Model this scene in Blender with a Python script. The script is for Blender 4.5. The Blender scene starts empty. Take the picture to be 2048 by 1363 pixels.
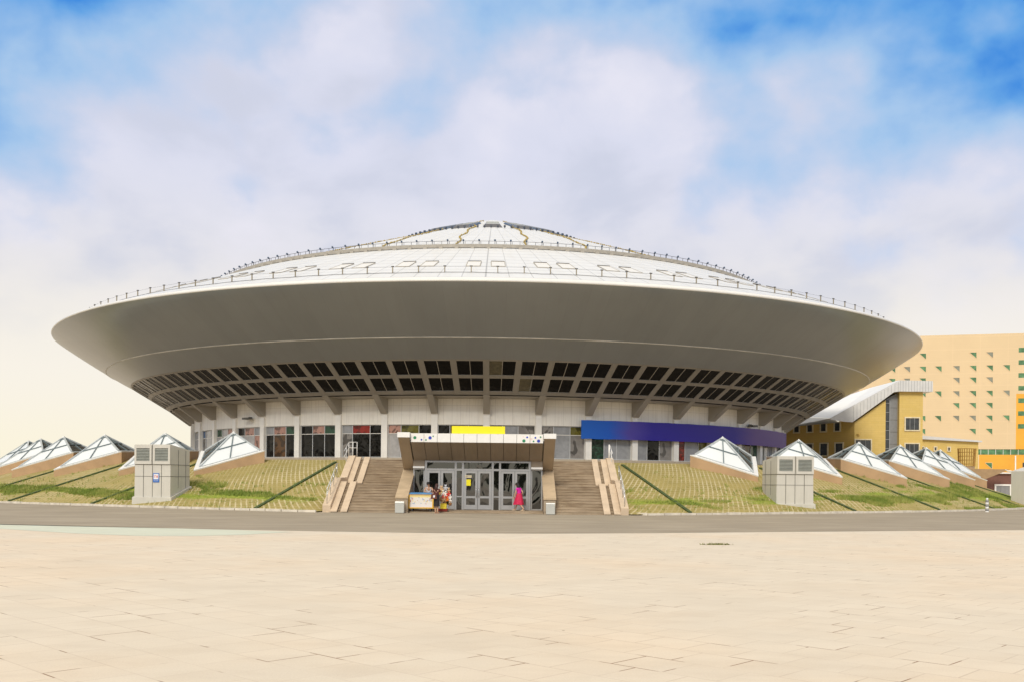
import bpy, bmesh, math, random
from mathutils import Vector, Matrix
random.seed(7)
R = math.radians
S = bpy.context.scene
COL = S.collection
# ------------------------------------------------------------------ camera
CAM_Z = 1.8
cam_d = bpy.data.cameras.new("camera"); cam = bpy.data.objects.new("camera", cam_d); COL.objects.link(cam)
cam_d.sensor_width = 36; cam_d.sensor_fit = 'HORIZONTAL'; cam_d.lens = 36 * 1970.34 / 2048
cam_d.shift_x = 2.8 / 2048; cam_d.shift_y = 279.6 / 2048
cam_d.clip_start = .1; cam_d.clip_end = 9000
cam.matrix_world = Matrix.Translation((0, 0, CAM_Z)) @ Matrix.Rotation(R(90), 4, 'X') @ Matrix.Rotation(.0101, 4, 'Z')
S.camera = cam
S.view_settings.view_transform = 'Standard'; S.view_settings.look = 'None'
S.view_settings.exposure = 0.0; S.view_settings.gamma = 1; S.view_settings.use_curve_mapping = False
S.cycles.max_bounces = 6; S.cycles.diffuse_bounces = 3; S.cycles.glossy_bounces = 3
# ------------------------------------------------------------------ node helpers
class NT:
    def __init__(s, tree): s.t = tree; s.n = tree.nodes; s.l = tree.links
    def new(s, typ, **kw):
        nd = s.n.new(typ)
        for k, v in kw.items(): setattr(nd, k, v)
        return nd
    def put(s, sock, v):
        if v is None: return
        if isinstance(v, bpy.types.NodeSocket): s.l.new(v, sock)
        else:
            if isinstance(v, (tuple, list)) and len(v) == 3 and len(sock.default_value) == 4: v = (*v, 1)
            sock.default_value = v
    def math(s, op, a, b=None, c=None, clamp=False):
        nd = s.new('ShaderNodeMath', operation=op, use_clamp=clamp)
        for i, v in enumerate((a, b, c)): s.put(nd.inputs[i], v)
        return nd.outputs[0]
    def vmath(s, op, a, b=None):
        nd = s.new('ShaderNodeVectorMath', operation=op)
        s.put(nd.inputs[0], a); s.put(nd.inputs[1], b)
        return nd.outputs['Value' if op in ('LENGTH', 'DOT_PRODUCT') else 'Vector']
    def mix(s, f, a, b, mode='MIX'):
        nd = s.new('ShaderNodeMix', data_type='RGBA', blend_type=mode, clamp_factor=True)
        s.put(nd.inputs[0], f); s.put(nd.inputs[6], a); s.put(nd.inputs[7], b)
        return nd.outputs[2]
    def noise(s, vec, scale, detail=4, rough=.55, dist=0):
        nd = s.new('ShaderNodeTexNoise'); s.put(nd.inputs['Vector'], vec)
        nd.inputs['Scale'].default_value = scale; nd.inputs['Detail'].default_value = detail
        nd.inputs['Roughness'].default_value = rough; nd.inputs['Distortion'].default_value = dist
        return nd.outputs['Fac']
    def ramp(s, f, lo, hi, a=0., b=1., smooth=True):
        nd = s.new('ShaderNodeMapRange', interpolation_type='SMOOTHSTEP' if smooth else 'LINEAR')
        s.put(nd.inputs[0], f); s.put(nd.inputs[1], lo); s.put(nd.inputs[2], hi); s.put(nd.inputs[3], a); s.put(nd.inputs[4], b)
        return nd.outputs[0]
    def cramp(s, f, stops):
        nd = s.new('ShaderNodeValToRGB'); e = nd.color_ramp.elements
        while len(e) < len(stops): e.new(.5)
        for el, (p, c) in zip(e, stops): el.position = p; el.color = (*c, 1)
        s.put(nd.inputs[0], f); return nd.outputs[0]
    def mapping(s, vec, scale=(1, 1, 1), rot=(0, 0, 0), loc=(0, 0, 0)):
        nd = s.new('ShaderNodeMapping'); s.put(nd.inputs[0], vec)
        nd.inputs['Scale'].default_value = scale; nd.inputs['Rotation'].default_value = rot; nd.inputs['Location'].default_value = loc
        return nd.outputs[0]
# ------------------------------------------------------------------ world: overcast warm sky with blue gaps
SUN_EL, SUN_AZ = 33, 192        # degrees; azimuth clockwise from +Y (camera looks along +Y)
W = bpy.data.worlds.new("World"); S.world = W; W.use_nodes = True
w = NT(W.node_tree); w.n.clear()
geo = w.new('ShaderNodeTexCoord').outputs['Generated']
sky = w.new('ShaderNodeTexSky', sky_type='NISHITA', sun_disc=False)
sky.sun_elevation = R(SUN_EL); sky.sun_rotation = R(SUN_AZ); sky.air_density = 1.3; sky.dust_density = .6
nrm = w.vmath('NORMALIZE', geo)
sep = w.new('ShaderNodeSeparateXYZ'); w.put(sep.inputs[0], nrm)
dx, dy, dz = sep.outputs
zc = w.math('MAXIMUM', dz, 0.0)
el = w.math('MULTIPLY', w.math('ARCSINE', zc), 57.2958)
az = w.math('MULTIPLY', w.math('ARCTAN2', dx, dy), 57.2958)
den = w.math('ADD', zc, .16)
cv = w.new('ShaderNodeCombineXYZ')
w.put(cv.inputs[0], w.math('DIVIDE', dx, den)); w.put(cv.inputs[1], w.math('DIVIDE', dy, den)); w.put(cv.inputs[2], 0.0)
cvec = cv.outputs[0]
n1 = w.noise(w.mapping(nrm, (1, 1, 1.5), loc=(3.1, 1.7, 0)), 5.0, 4, .46, .15)
n2 = w.noise(w.mapping(nrm, (1, 1, 1.25), loc=(8.1, 4.7, 2)), 9.0, 5, .5, .1)
n3 = w.noise(w.mapping(nrm, (1, 1, 1.6), loc=(1.4, 7.7, 5)), 6.0, 5, .5, .2)
right = w.ramp(az, 6, 27); left = w.ramp(az, -14, -29)
e0 = w.math('SUBTRACT', w.math('SUBTRACT', 20.5, w.math('MULTIPLY', right, 7.0)), w.math('MULTIPLY', left, 3.0))
B = w.math('DIVIDE', w.math('SUBTRACT', el, e0), 17.0)
B = w.math('ADD', B, w.math('MULTIPLY', w.math('SUBTRACT', n1, .5), w.ramp(el, 7, 15, .4, 1.6)))
B = w.math('ADD', B, w.math('MULTIPLY', w.math('SUBTRACT', n2, .5), w.ramp(el, 7, 15, .25, 1.25)))
B = w.math('ADD', B, w.math('ADD', w.math('MULTIPLY', right, .20), w.math('MULTIPLY', left, .30)))
B = w.math('MAXIMUM', w.math('ADD', B, .13), 0.0)
B = w.math('MULTIPLY', B, w.ramp(el, 5, 13))
lav = w.mix(w.ramp(el, 7, 19), (.83, .805, .80), (.71, .73, .865))
lav = w.mix(w.ramp(n3, .44, .62, 0, .8), lav, (.60, .635, .765))
lav = w.mix(w.ramp(n3, .46, .30, 0, .5), lav, (.86, .84, .93))
low = w.mix(w.ramp(el, .5, 6), (.97, .905, .72), (.945, .895, .80))
cloud_c = w.mix(w.ramp(el, 5, 13), low, lav)
nish = w.mix(1.0, sky.outputs[0], (.10, .10, .10), 'MULTIPLY')
tint = w.cramp(B, [(0, (.735, .735, .88)), (.26, (.62, .69, .87)), (.54, (.40, .60, .88)), (.84, (.13, .39, .83)), (1.0, (.024, .24, .77))])
tint = w.mix(.12, tint, nish)
skyc = w.mix(w.ramp(B, .03, .30), cloud_c, tint)
high = w.ramp(el, 27.5, 40)                                   # thin bright overcast overhead
skyc = w.mix(w.math('MULTIPLY', high, .95), skyc, (1.36, 1.25, 1.07))
bg = w.new('ShaderNodeBackground'); w.put(bg.inputs[0], skyc); bg.inputs[1].default_value = 1.0
w.l.new(bg.outputs[0], w.new('ShaderNodeOutputWorld').inputs[0])
# ------------------------------------------------------------------ sun
sd = bpy.data.lights.new("sun", 'SUN'); sd.energy = 2.1; sd.angle = R(16); sd.color = (1, .93, .79)
so = bpy.data.objects.new("sun", sd); COL.objects.link(so)
sv = Vector((math.sin(R(SUN_AZ)) * math.cos(R(SUN_EL)), math.cos(R(SUN_AZ)) * math.cos(R(SUN_EL)), math.sin(R(SUN_EL))))
so.rotation_euler = sv.to_track_quat('Z', 'Y').to_euler(); so.location = (0, 0, 80)
# ------------------------------------------------------------------ materials
MATS = {}
def mat(name, col, rough=.6, metal=0., var=.12, scale=3., bump=0., bscale=30., spec=.5, coat=0., stretch=(1, 1, 1), build=None):
    m = bpy.data.materials.new(name); m.use_nodes = True; MATS[name] = m
    t = NT(m.node_tree); t.n.clear()
    p = t.new('ShaderNodeBsdfPrincipled'); o = t.new('ShaderNodeOutputMaterial'); t.l.new(p.outputs[0], o.inputs[0])
    p.inputs['Roughness'].default_value = rough; p.inputs['Metallic'].default_value = metal
    p.inputs['Specular IOR Level'].default_value = spec; p.inputs['Coat Weight'].default_value = coat
    tc = t.new('ShaderNodeTexCoord').outputs['Object']
    v = t.mapping(tc, stretch)
    n = t.noise(v, scale, 5, .6)
    dark = tuple(c * (1 - var) for c in col); lite = tuple(min(1, c * (1 + var)) for c in col)
    base = t.mix(t.ramp(n, .3, .7), dark, lite)
    if build: base = build(t, p, base, tc) or base
    t.put(p.inputs['Base Color'], base)
    if bump:
        b = t.new('ShaderNodeBump'); b.inputs['Strength'].default_value = bump; b.inputs['Distance'].default_value = .02
        t.put(b.inputs['Height'], t.noise(tc, bscale, 4, .6)); t.l.new(b.outputs[0], p.inputs['Normal'])
    return m
def uvn(t): return t.new('ShaderNodeUVMap', uv_map='UVMap').outputs[0]
def brick(t, vec, bw, rh, mortar, off=.5, smooth=.1):
    nd = t.new('ShaderNodeTexBrick', offset=off, squash=1.0); t.put(nd.inputs['Vector'], vec)
    nd.inputs['Scale'].default_value = 1; nd.inputs['Mortar Size'].default_value = mortar; nd.inputs['Mortar Smooth'].default_value = smooth
    nd.inputs['Brick Width'].default_value = bw; nd.inputs['Row Height'].default_value = rh; nd.inputs['Bias'].default_value = 0
    nd.inputs['Color1'].default_value = (0, 0, 0, 1); nd.inputs['Color2'].default_value = (1, 1, 1, 1); nd.inputs['Mortar'].default_value = (.5, .5, .5, 1)
    return nd
def b_plaza(t, p, base, tc):
    v = t.mapping(tc, rot=(0, 0, R(43.5)))
    bk = brick(t, v, .60, .60, .009, .5, .0)
    tone = t.new('ShaderNodeSeparateColor'); t.put(tone.inputs[0], bk.outputs['Color'])
    c = t.mix(t.math('MULTIPLY', tone.outputs[0], .5), base, t.mix(1, base, (.93, .915, .90), 'MULTIPLY'))
    n = t.noise(tc, .13, 4, .6)             # wear of the stone in broad patches, warm and cool
    c = t.mix(t.ramp(n, .42, .68), c, t.mix(1, c, (1.03, .975, .92), 'MULTIPLY'))
    n_ = t.noise(t.mapping(tc, (1, 2.2, 1)), .9, 6, .65)
    c = t.mix(t.ramp(n_, .40, .72, .0, .45), c, t.mix(1, c, (.87, .845, .82), 'MULTIPLY'))
    # joints: faint lines everywhere, open and dirty only here and there
    jm = t.ramp(t.noise(t.mapping(tc, loc=(5, 2, 0)), 1.05, 2, .5), .59, .62)
    jf = t.math('ADD', t.math('MULTIPLY', jm, .66), t.ramp(t.noise(tc, .5, 3), .35, .65, .05, .26))
    c = t.mix(t.math('MINIMUM', t.math('MULTIPLY', bk.outputs['Fac'], jf), 1.0), c, (.21, .105, .05))
    sp = t.new('ShaderNodeTexVoronoi'); t.put(sp.inputs['Vector'], tc); sp.inputs['Scale'].default_value = 1.3
    spm = t.math('MULTIPLY', t.math('LESS_THAN', sp.outputs['Distance'], .026), t.ramp(t.noise(tc, .7), .5, .56))
    c = t.mix(t.math('MULTIPLY', spm, .8), c, (.20, .12, .06))
    g = t.noise(tc, 45, 3, .75)
    return t.mix(t.ramp(g, .35, .75, 0, .4), c, t.mix(1, c, (.84, .81, .78), 'MULTIPLY'))
mat('paving', (.68, .60, .48), .8, var=.03, scale=.5, bump=.15, bscale=25, spec=.25, build=b_plaza)
def b_green(t, p, base, tc):
    return t.mix(t.ramp(t.noise(t.mapping(tc, (1, 3, 1)), .7, 5), .35, .7), base, (.56, .57, .44))
mat('green_paving', (.56, .58, .47), .8, var=.06, scale=.6, build=b_green)
def b_asph(t, p, base, tc):
    v = t.mapping(tc, (.25, 1.4, 1))
    c = t.mix(t.ramp(t.noise(v, .8, 5, .6), .35, .7, 0, .6), base, (.24, .20, .142))
    return t.mix(t.ramp(t.noise(tc, 60, 2, .7), .4, .7, 0, .4), c, (.40, .33, .26))
mat('asphalt', (.34, .29, .215), .85, var=.10, scale=.35, bump=.2, bscale=80, spec=.2, build=b_asph)
mat('kerb_stone', (.66, .60, .50), .8, var=.15, scale=2)
def b_bank(t, p, base, tc):
    uv = uvn(t)
    dry = t.mix(t.ramp(t.noise(uv, .45, 5, .6), .35, .68), (.41, .325, .125), (.31, .25, .085))
    c = t.mix(t.ramp(t.noise(uv, 9, 4, .7), .38, .62, 0, .7), dry, (.26, .22, .075))
    # lattice of concrete grid blocks laid into the bank
    wob = t.noise(uv, .9, 3, .5)
    fl = []
    for a in (1, -1):
        sx = t.new('ShaderNodeSeparateXYZ'); t.put(sx.inputs[0], uv)
        au = t.math('ABSOLUTE', sx.outputs[0])
        q = t.math('ADD', t.math('MULTIPLY', au, 1. if a == 1 else .12), t.math('MULTIPLY', sx.outputs[1], -.55 if a == 1 else 1.))
        q = t.math('ADD', q, t.math('MULTIPLY', wob, .10))
        fr = t.math('ABSOLUTE', t.math('SUBTRACT', t.math('FRACT', t.math('DIVIDE', q, .36 if a == 1 else .52)), .5))
        fl.append(t.math('GREATER_THAN', fr, .36 if a == 1 else .40))
    lm = t.math('MAXIMUM', t.math('MULTIPLY', fl[0], .95), t.math('MULTIPLY', fl[1], .5))
    lm = t.math('MULTIPLY', lm, t.ramp(t.noise(uv, 1.7, 5, .7), .34, .54, .3, 1))
    lm = t.math('MULTIPLY', lm, t.ramp(t.noise(uv, .22, 3, .5), .38, .6, .25, 1))
    c = t.mix(t.math('MULTIPLY', lm, .85), c, (.60, .515, .325))
    sx = t.new('ShaderNodeSeparateXYZ'); t.put(sx.inputs[0], uv)
    vv = sx.outputs[1]
    gb = t.math('MULTIPLY', t.ramp(vv, .2, 2.4), t.ramp(vv, 5.2, 3.0))
    gn = t.noise(t.mapping(uv, (.35, 1.1, 1)), .55, 6, .62)
    far = t.ramp(t.math('ABSOLUTE', sx.outputs[0]), 20, 50, 0, .04)
    gm = t.ramp(t.math('ADD', t.math('MULTIPLY', gb, .26), t.math('ADD', gn, far)), .70, .84)
    return t.mix(gm, c, t.mix(t.ramp(t.noise(uv, 5, 4), .35, .65), (.18, .245, .03), (.31, .34, .065)))
mat('bank', (.3, .25, .1), .95, bump=.8, bscale=7, spec=.1, build=b_bank)
def b_blade(t, p, base, tc):
    r = t.new('ShaderNodeObjectInfo'); n = t.noise(tc, .6, 3)
    return t.mix(t.ramp(n, .4, .65), (.18, .24, .03), (.34, .35, .08))
mat('grass_blades', (.14, .22, .03), .7, build=b_blade)
mat('weed', (.20, .20, .05), .8)
mat('soil', (.22, .17, .10), .9)
mat('bark', (.08, .06, .04), .9)
mat('leaf', (.045, .07, .02), .7, var=.3, scale=.8)
mat('green_strip', (.055, .085, .02), .8, var=.35, scale=2.5)
def b_shell(t, p, base, tc):
    uv = uvn(t)
    sx = t.new('ShaderNodeSeparateXYZ'); t.put(sx.inputs[0], uv)
    u, vv = sx.outputs[0], sx.outputs[1]
    bk = brick(t, t.mapping(uv, (1, 1, 1)), 1.52, 30, .008, 0, 0)
    tone = t.new('ShaderNodeSeparateColor'); t.put(tone.inputs[0], bk.outputs['Color'])
    c = t.mix(t.math('MULTIPLY', tone.outputs[0], .3), base, t.mix(1, base, (.84, .85, .86), 'MULTIPLY'))
    st = t.noise(t.mapping(uv, (.8, .1, 1)), 1.2, 5, .6)
    c = t.mix(t.ramp(st, .42, .75, 0, .25), c, t.mix(1, c, (.82, .8, .77), 'MULTIPLY'))
    c = t.mix(t.math('MULTIPLY', bk.outputs['Fac'], .2), c, (.1, .095, .085))
    return c
mat('shell', (.29, .305, .312), .28, metal=.40, var=.03, scale=.25, spec=.5, build=b_shell)
mat('seam_white', (.55, .53, .48), .5, var=.2, scale=.6)
mat('seam_dark', (.10, .09, .08), .6)
def b_roof(t, p, base, tc):
    uv = uvn(t)
    bk = brick(t, uv, 1.7, 40, .04, .0, 0)
    tone = t.new('ShaderNodeSeparateColor'); t.put(tone.inputs[0], bk.outputs['Color'])
    c = t.mix(t.math('MULTIPLY', tone.outputs[0], .3), base, (.60, .59, .565))
    c = t.mix(t.ramp(t.noise(t.mapping(uv, (1, .15, 1)), .9, 5), .45, .75, 0, .35), c, (.55, .535, .50))
    b2 = brick(t, uv, 400, 1.75, .085, 0, .3)
    c = t.mix(t.math('MULTIPLY', b2.outputs['Fac'], .55), c, (.30, .30, .30))
    return t.mix(t.math('MULTIPLY', bk.outputs['Fac'], .55), c, (.26, .26, .26))
mat('roof_white', (.645, .65, .655), .45, var=.02, scale=.3, build=b_roof)
mat('rim_white', (.70, .68, .64), .4, var=.03, scale=.4)
def b_drum(t, p, base, tc):
    uv = uvn(t)
    bk = brick(t, uv, .72, 1.6, .014, 0, 0)
    st = t.noise(t.mapping(uv, (2.5, .25, 1)), 1.5, 5, .65)
    c = t.mix(t.ramp(st, .45, .75, 0, .5), base, (.66, .60, .50))
    return t.mix(t.math('MULTIPLY', bk.outputs['Fac'], .45), c, (.42, .38, .32))
mat('drum_white', (.86, .81, .71), .55, var=.04, scale=.5, build=b_drum)
mat('column_white', (.84, .80, .72), .55, var=.05, scale=.8)
mat('arm_grey', (.36, .325, .27), .5, metal=.15, var=.06, scale=.4)
mat('rib_grey', (.30, .275, .235), .45, metal=.2, var=.05, scale=.5)
def b_wavy(t, p, base, tc):
    b = t.new('ShaderNodeBump'); b.inputs['Strength'].default_value = .22; b.inputs['Distance'].default_value = .25
    t.put(b.inputs['Height'], t.noise(t.mapping(tc, (1, 1, .7)), .9, 2, .5, .6)); t.l.new(b.outputs[0], p.inputs['Normal'])
mat('glass_black', (.004, .0035, .003), .03, var=.3, spec=.12, build=b_wavy)
mat('glass_amber', (.10, .085, .045), .08, var=.3, spec=.5, build=b_wavy)
def b_door(t, p, base, tc):
    b = t.new('ShaderNodeBump'); b.inputs['Strength'].default_value = .16; b.inputs['Distance'].default_value = .12
    t.put(b.inputs['Height'], t.noise(t.mapping(tc, (1, 1, .7)), .85, 1, .4, .9)); t.l.new(b.outputs[0], p.inputs['Normal'])
    p.inputs['IOR'].default_value = 1.75
mat('glass_door', (.006, .006, .006), .02, var=.4, spec=.75, build=b_door)
def b_mural(t, p, base, tc):
    b_wavy(t, p, base, tc)
    n = t.noise(tc, .9, 3, .5, 1.5)
    return t.mix(t.ramp(n, .52, .58, 0, .65), base, (.02, .018, .015))
GC = dict(grey=(.30, .30, .30), pale=(.42, .40, .38), pink=(.46, .25, .19), red=(.30, .03, .02), green=(.035, .085, .05), olive=(.16, .14, .03), dark=(.006, .005, .004), brown=(.12, .06, .025), blue=(.07, .13, .24), stone=(.24, .22, .20))
for k, c in GC.items():
    mat('pane_' + k, c, .05, var=.15, scale=1.2, spec=.28, build=b_mural if k in ('dark', 'red', 'green', 'brown', 'pink', 'olive', 'stone') else b_wavy)
mat('alu', (.40, .40, .40), .4, metal=.35, var=.05, scale=2)
mat('alu_light', (.62, .62, .60), .4, metal=.2, var=.05, scale=2)
mat('steel', (.62, .62, .60), .25, metal=.8, var=.05)
mat('white_paint', (.82, .80, .76), .45, var=.03)
def b_stone(t, p, base, tc):
    bk = brick(t, t.mapping(tc, rot=(R(90), 0, 0)), 1.1, .155, .008, .37, 0)
    return t.mix(t.math('MULTIPLY', bk.outputs['Fac'], .5), base, (.10, .07, .045))
def b_tread(t, p, base, tc):
    n = t.noise(t.mapping(tc, (.6, 3, 8)), 1.5, 5, .7)
    c = t.mix(t.ramp(n, .38, .68), base, (.235, .165, .10))
    return t.mix(t.ramp(t.noise(t.mapping(tc, (1, 1, 4)), .5, 3), .45, .7, 0, .5), c, (.48, .38, .27))
mat('stair_stone', (.37, .285, .19), .8, var=.12, scale=1.2, bump=.2, build=b_tread)
mat('cheek_stone', (.50, .375, .235), .7, var=.10, scale=1.6, stretch=(1, 1, 2))
mat('ramp_stone', (.58, .45, .315), .7, var=.09, scale=1.4)
mat('porch_tan', (.40, .315, .22), .5, var=.06, scale=.8)
mat('soffit', (.30, .235, .165), .4, var=.08, scale=.7)
mat('terrace_stone', (.45, .37, .27), .8, var=.08)
mat('pyr_base', (.46, .30, .165), .85, var=.09, scale=.9)
mat('pyr_sky_white', (.72, .745, .745), .25, var=.04, scale=.4)  # white colour paints the sky's reflection onto the skylight glass
mat('pyr_flange', (.82, .81, .78), .4, var=.05)
mat('pyr_bar', (.14, .18, .19), .4, var=.1)
mat('pyr_bar_light', (.50, .53, .53), .4, var=.1)
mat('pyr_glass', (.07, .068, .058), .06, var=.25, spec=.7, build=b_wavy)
def b_vent(t, p, base, tc):
    return t.mix(t.ramp(t.noise(t.mapping(tc, (3, 3, .4)), 1.6, 5), .4, .75, 0, .35), base, (.50, .48, .42))
mat('vent_grey', (.60, .57, .50), .5, var=.03, scale=.7, build=b_vent)
mat('joint_dark', (.13, .12, .10), .8)
mat('louver_grey', (.30, .31, .27), .5, var=.08)
mat('sign_blue', (.02, .14, .50), .5, var=.05)
mat('sign_white', (.82, .82, .82), .5, var=.03)
mat('sign_red', (.62, .04, .03), .5)
mat('sign_yellow', (.90, .78, .006), .5, var=.01)
mat('star_green', (.02, .22, .10), .5)
mat('star_blue', (.02, .05, .42), .5)
mat('star_pink', (.82, .66, .62), .5)
def b_banner(t, p, base, tc):
    uv = uvn(t); sx = t.new('ShaderNodeSeparateXYZ'); t.put(sx.inputs[0], uv)
    u = t.math('ADD', sx.outputs[0], t.math('MULTIPLY', t.math('SUBTRACT', t.noise(t.mapping(uv, (4, 1, 1)), 2.0, 2), .5), .05))
    return t.cramp(u, [(0, (.001, .10, .46)), (.08, (.001, .085, .46)), (.145, (.065, .045, .30)), (.22, (.018, .008, .26)), (.55, (.020, .007, .24)), (.68, (.11, .048, .22)), (.9, (.10, .042, .23)), (1, (.075, .03, .25))])
mat('banner', (.02, .02, .3), .55, build=b_banner)
def b_yellow(t, p, base, tc):
    bk = brick(t, t.mapping(tc, rot=(R(90), 0, 0)), .9, .3, .012, .5, 0)
    tone = t.new('ShaderNodeSeparateColor'); t.put(tone.inputs[0], bk.outputs['Color'])
    c = t.mix(t.math('MULTIPLY', tone.outputs[0], .35), base, (.62, .43, .085))
    return t.mix(t.math('MULTIPLY', bk.outputs['Fac'], .3), c, (.40, .26, .06))
mat('yellow_brick', (.71, .51, .17), .8, var=.05, scale=.4, build=b_yellow)
mat('ochre_brick', (.64, .43, .13), .8, var=.06, scale=.4, build=b_yellow)
def b_cream(t, p, base, tc):
    uv = uvn(t)
    bk = brick(t, uv, 5.6, 2.66, .03, 0, 0)
    b2 = brick(t, uv, 50, .38, .02, 0, 0)
    c = t.mix(t.math('MULTIPLY', b2.outputs['Fac'], .12), base, (.5, .3, .16))
    return t.mix(t.math('MULTIPLY', bk.outputs['Fac'], .45), c, (.82, .62, .40))
mat('cream_panel', (.67, .515, .31), .7, var=.03, scale=.1, build=b_cream)
mat('orange_panel', (.74, .36, .03), .6, var=.06, scale=.3)
mat('far_green_glass', (.09, .21, .10), .1, var=.4, scale=.8)
mat('far_grey_glass', (.22, .23, .18), .1, var=.2, scale=.8)
mat('metal_roof', (.80, .79, .76), .4, var=.03, scale=.5)
mat('fascia_metal', (.64, .63, .61), .45, var=.05, scale=1)
mat('dark_glass', (.05, .055, .06), .1, var=.3, scale=1.5)
mat('grey_panel', (.25, .25, .25), .5, var=.06)
mat('frame_cream', (.72, .62, .42), .6)
mat('dark_metal', (.07, .07, .08), .5)
mat('blue_metal', (.055, .09, .15), .4)
mat('truss_grey', (.36, .33, .28), .6, var=.1)
mat('gold_bulb', (.36, .26, .06), .4, var=.3, scale=3)
mat('post_tan', (.26, .22, .15), .5)
mat('brown_wall', (.36, .24, .13), .8, var=.08)
mat('maroon', (.17, .075, .055), .7, var=.1)
mat('lattice_wood', (.36, .20, .04), .7)
mat('purple', (.12, .10, .25), .5)
mat('bin_grey', (.52, .52, .48), .45, metal=.1, var=.05)
mat('skin', (.56, .33, .21), .55, var=.04)
mat('hair', (.012, .008, .007), .5, var=.3)
mat('hair_brown', (.05, .015, .01), .5, var=.3)
mat('magenta', (.75, .015, .38), .7, var=.06, scale=8)
mat('red_cloth', (.60, .015, .075), .7, var=.12, scale=6)
mat('white_cloth', (.74, .75, .80), .8, var=.06, scale=8)
mat('black_cloth', (.02, .016, .016), .8, var=.2)
mat('dark_red_cloth', (.09, .02, .018), .8, var=.2)
mat('sandal', (.62, .50, .34), .6)
mat('bag_brown', (.13, .035, .02), .5, var=.15)
mat('cart_yellow', (.80, .47, .03), .5, var=.05)
mat('cart_blue', (.03, .16, .36), .5, var=.15)
def b_print(t, p, base, tc):
    uv = uvn(t)
    c = t.mix(t.ramp(t.noise(t.mapping(uv, loc=(.3, .2, 0)), 3.2, 2), .56, .62, 0, .8), (.80, .76, .70), (.30, .42, .60))
    c = t.mix(t.ramp(t.noise(t.mapping(uv, loc=(4, 2, 0)), 3.6, 2), .58, .64, 0, .9), c, (.62, .20, .10))
    c = t.mix(t.ramp(t.noise(t.mapping(uv, loc=(9, 7, 0)), 5, 2), .62, .66, 0, .9), c, (.80, .55, .06))
    sx = t.new('ShaderNodeSeparateXYZ'); t.put(sx.inputs[0], uv)
    c = t.mix(t.ramp(sx.outputs[1], .30, .22), c, (.82, .78, .76))
    return t.mix(t.ramp(sx.outputs[1], .78, .84), c, (.84, .66, .28))
mat('cart_print', (.8, .76, .7), .6, build=b_print)
for nm, c in (('toy_white', (.78, .74, .68)), ('toy_red', (.6, .05, .04)), ('toy_brown', (.28, .13, .05)), ('toy_tan', (.55, .36, .2)), ('toy_yellow', (.78, .6, .05)), ('toy_grey', (.5, .5, .52)), ('toy_orange', (.75, .22, .03)), ('toy_base', (.26, .04, .025))):
    mat(nm, c, .9, var=.15, scale=14)
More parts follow.
